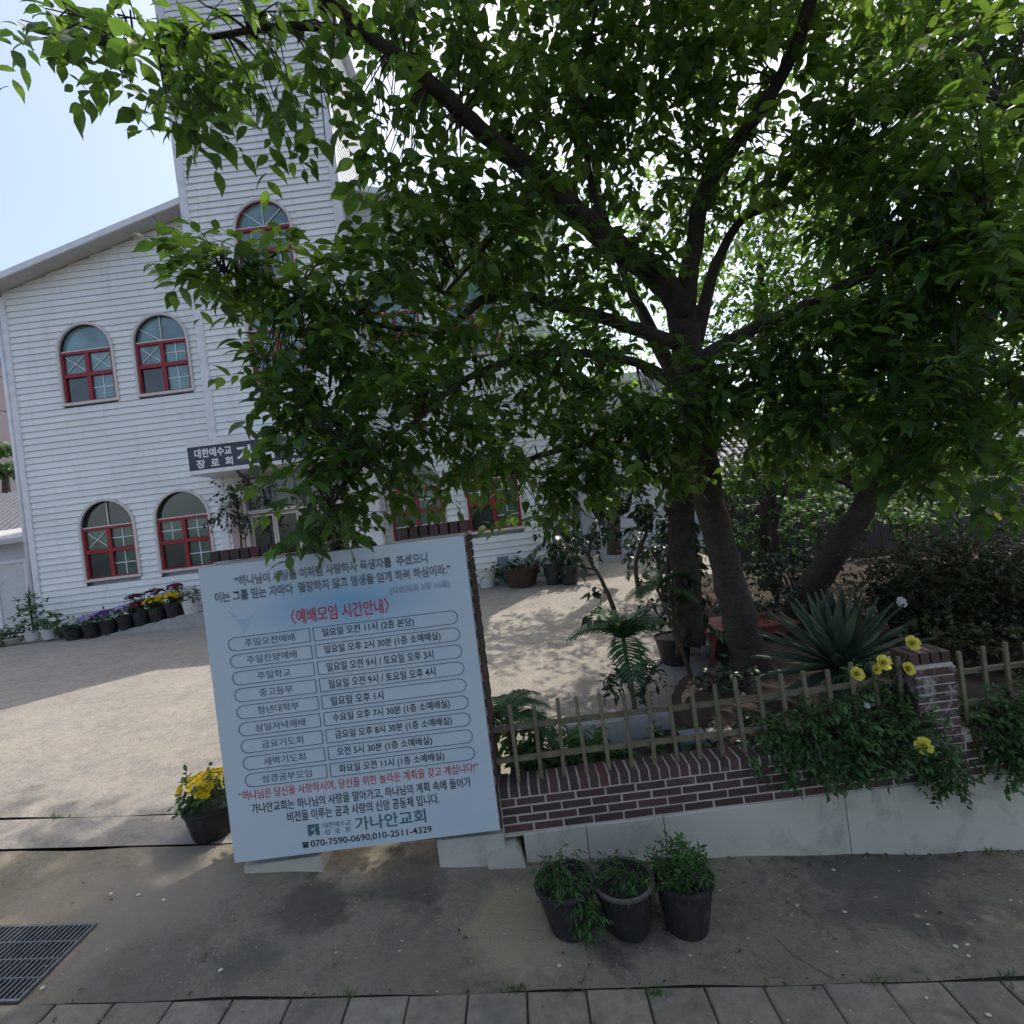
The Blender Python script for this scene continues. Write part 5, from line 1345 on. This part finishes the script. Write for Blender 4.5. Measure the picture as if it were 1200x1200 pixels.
leafy(hd, [((6.3, 5.2, .95), (1.0, .5, .5), 500), ((8.0, 5.4, .9), (1.0, .5, .45), 400), C(1060, 700, 6.0, 60, 50, .5, 420), C(1120, 690, 5.7, 80, 60, .6, 760), C(1190, 690, 5.4, 70, 70, .6, 600), C(1110, 640, 6.2, 110, 28, .5, 160), C(1180, 760, 4.8, 60, 30, .4, 120), C(1100, 750, 5.2, 60, 26, .4, 120), C(1030, 660, 6.4, 40, 30, .4, 80)], M['leaf_hedge'], 0, None, L=.055, leaves=9, twig=.12, droop=.1, twig_r=.003, stem_mat=M['stem'])
ys = thing('yellow_green_shrub', 'shrub with bright yellow green tips on top of the dark hedge', 'shrub', (0, 0, 0))
leafy(ys, [C(1190, 600, 5.2, 30, 12, .3, 24)], M['leaf_far'], 0, None, L=.07, leaves=8, twig=.12)
# low plants in the bed behind the fence
for x, y, Y, rx, ry, n, m, lab in ((745, 790, 5.0, 40, 22, 50, 'leaf_dark', 'feathery low plants around the foot of the thin palm'), (845, 800, 5.2, 36, 16, 40, 'leaf_dark', 'dark low plants at the foot of the cherry trunk'), (620, 860, 4.3, 40, 16, 50, 'leaf_shrub', 'bushy green plants between the short palm and the fence'), (640, 890, 4.0, 40, 22, 60, 'leaf_shrub', 'low green plants in the bed right of the notice board'), (700, 875, 4.1, 36, 18, 40, 'grass', 'bright low ground plants behind the fence rails'), (900, 700, 6.9, 40, 34, 60, 'leaf_dark', 'broad leaved plants behind the cherry trunk'),
                               (890, 865, 4.1, 50, 20, 50, 'leaf_dark', 'low dark plants behind the fence below the sword plant'), (850, 690, 7.2, 40, 26, 40, 'leaf_dark', 'dark plants at the far side of the red table'), (800, 870, 4.2, 30, 12, 26, 'leaf_shrub', 'sparse low plants behind the fence middle')):
    g_ = thing('ground_plants', lab, 'plants', (0, 0, 0))
    leafy(g_, [C(x, y, Y, rx, ry, .25, n)], M[m], 0, None, L=.10, leaves=7, twig=.14, droop=.2, twig_r=.003, stem_mat=M['stem'], wf=.8)
# stones and a pot seen between the pickets
for x, y, Y, w_, h_, m, nm, lab, cat in ((700, 862, 4.35, .5, .22, 'concrete_light', 'kerb_block', 'pale concrete edging block behind the left fence pickets', 'block'), (815, 872, 4.1, .2, .14, 'pot_grey', 'planter_box', 'blue grey box planter behind the fence', 'planter'), (848, 868, 4.15, .2, .12, 'stone', 'planter_box', 'pale box planter next to the blue grey one behind the fence', 'planter'), (755, 850, 4.5, .5, .2, 'concrete_light', 'kerb_block', 'second pale edging block behind the fence middle', 'block')):
    p = at(x, y, Y); mb = MB(); mb.bevbox(-w_ / 2, w_ / 2, 0, .12, -h_ / 2 - .1, h_ / 2, .012); o = mb.build(nm, M[m]); o.location = p; tag(o, lab, cat)
for x, y, Y, rx, ry, n, m, L_, lab in ((900, 620, 8.6, 60, 34, 110, 'leaf_shrub', .12, 'green shrub behind the fork of the leaning trunk and the cherry trunk'), (770, 640, 8.8, 46, 34, 90, 'leaf_dark', .13, 'dark shrub standing behind the potted plant left of the cherry trunk'),
        (965, 590, 9.4, 60, 26, 90, 'leaf_shrub', .13, 'low green shrub before the dark rear wall'), (1060, 600, 9.0, 60, 26, 90, 'leaf_shrub', .12, 'green shrub rising over the left end of the dark hedge'), (850, 560, 9.2, 50, 30, 80, 'leaf_shrub', .13, 'tall green shrub seen right of the cherry trunk'), (930, 660, 7.8, 50, 26, 90, 'leaf_dark', .11, 'dark shrub between the sword leaved plant and the leaning trunk')):
    g_ = thing('garden_shrub', lab, 'shrub', (0, 0, 0))
    c_ = C(x, y, Y, rx, ry, .6, n); mb = MB()
    for q in range(5):
        e_ = (c_[0][0] + random.uniform(-.4, .4), c_[0][1] + random.uniform(-.3, .3), c_[0][2] + random.uniform(-.1, .3)); mb.tube([(c_[0][0], c_[0][1], G(c_[0][0], c_[0][1])), ((c_[0][0] + e_[0]) / 2, e_[1], c_[0][2] - .2), e_], [.03, .02, .008], 5)
    mb.build('stems', M['stem'], g_)
    leafy(g_, [c_], M[m], 0, None, L=L_, leaves=7, twig=.22, droop=.25, stem_mat=M['stem'])
# red table
tb = ground_at(868, 765, 2, 14); tp = at(868, 728, 6.9)
t = thing('red_table', 'low red painted wooden table behind the cherry trunk', 'table', (tp.x, tp.y, G(tp.x, tp.y)))
ht = tp.z - G(tp.x, tp.y)
for k in range(6):
    mb = MB(); mb.bevbox(-.68, .60, -.36 + k * .125, -.36 + k * .125 + .118, ht - .03, ht, .004); mb.build('plank', M['table_red'], t)
for sx in (-.55, .48):
    for sy in (-.28, .3):
        mb = MB(); mb.tube([(sx * 1.05, sy * 1.1, 0), (sx * .8, sy * .8, ht - .03)], .03, 4); mb.build('leg', M['table_red'], t)
mb = MB(); mb.box(-.55, .48, -.30, -.27, ht - .13, ht - .032); mb.build('apron', M['table_red'], t)
for x, y, s, lab in ((808, 762, .09, 'pale stone under the red table, beside the black pot'), (828, 762, .11, 'larger pale stone under the red table')):
    p = ground_at(x, y + 4); mb = MB()
    mb.lathe([(.001, 0), (s, .01), (s * 1.1, s * .5), (s * .7, s * .95), (.001, s * 1.1)], 8, squash=.8); mb.v = [(a + random.uniform(-.012, .012), b + random.uniform(-.012, .012), c) for a, b, c in mb.v]
    o = mb.build('stone', M['stone']); o.location = p; tag(o, lab, 'stone')
# a shrub and lamp base by the piers left rear
t = thing('garden_shrub', 'dark bush with drooping leaves behind the notice board between the piers', 'shrub', (0, 0, 0))
leafy(t, [C(385, 625, 4.3, 45, 18, .25, 50), C(470, 560, 4.6, 18, 24, .2, 10)], M['leaf_dark'], 0, None, L=.1, leaves=6, twig=.14)

# dry leaves along the foot of the wall, weeds in the joints
def ground_leaves(name, n, fn, L, mat, parent=None):
    P_, D_, U_, L_ = [], [], [], []
    for k in range(n):
        x, y = fn(); P_.append((x, y, G(x, y) + wob(x * 1.5, y * 2) * .6 + .012)); a = random.uniform(0, 6.28)
        D_.append((math.cos(a), math.sin(a), random.uniform(-.1, .25))); U_.append((random.uniform(-.3, .3), random.uniform(-.3, .3), 1)); L_.append(L * random.uniform(.4, 1.1))
    A = [np.array(v, dtype=float) for v in (P_, D_, U_, L_)]
    o = put(name, scatter_mesh(name, A[0], frames(A[1], A[2]), A[3], A[3], mat), parent); o['kind'] = 'stuff'
M['leaf_dry'] = leaf_mat('dry leaves', (0.07, 0.045, 0.02), (0.17, 0.12, 0.05), (0.12, 0.08, 0.02), .2)
ground_leaves('leaves', 170, lambda: (random.uniform(-.2, 4.2), 3.54 - abs(random.gauss(0, .05))), .035, M['leaf_dry'])
ground_leaves('leaves', 60, lambda: (random.uniform(-3.6, 4.2), random.uniform(2.3, 3.6)), .035, M['leaf_dry'])
ground_leaves('leaves', 60, lambda: (random.uniform(-3.6, 4.2), 2.61 + random.gauss(0, .02)), .03, M['leaf_dry'])
P_, D_, U_, L_ = [], [], [], []
for cx, cy, n in [(.42, 2.56, 40), (-.28, 2.6, 26), (1.55, 2.6, 22), (-1.15, 2.6, 18), (2.2, 2.6, 16), (-.33, 3.5, 20), (.25, 3.54, 26), (3.0, 3.54, 20), (-2.2, 3.84, 14), (-4.0, 4.2, 20), (.1, 2.4, 14)]:
    for k in range(n):
        x, y = cx + random.gauss(0, .045), cy + random.gauss(0, .012)
        P_.append((x, y, G(x, y))); D_.append((random.gauss(0, .5), random.gauss(0, .4), 1)); U_.append((random.gauss(0, 1), -1, .1)); L_.append(random.uniform(.02, .05))
A = [np.array(v, dtype=float) for v in (P_, D_, U_, L_)]
put('weeds', scatter_mesh('weeds', A[0], frames(A[1], A[2]), A[3], A[3] * 1.3, M['grass'], BLADE_V, BLADE_F))['kind'] = 'stuff'
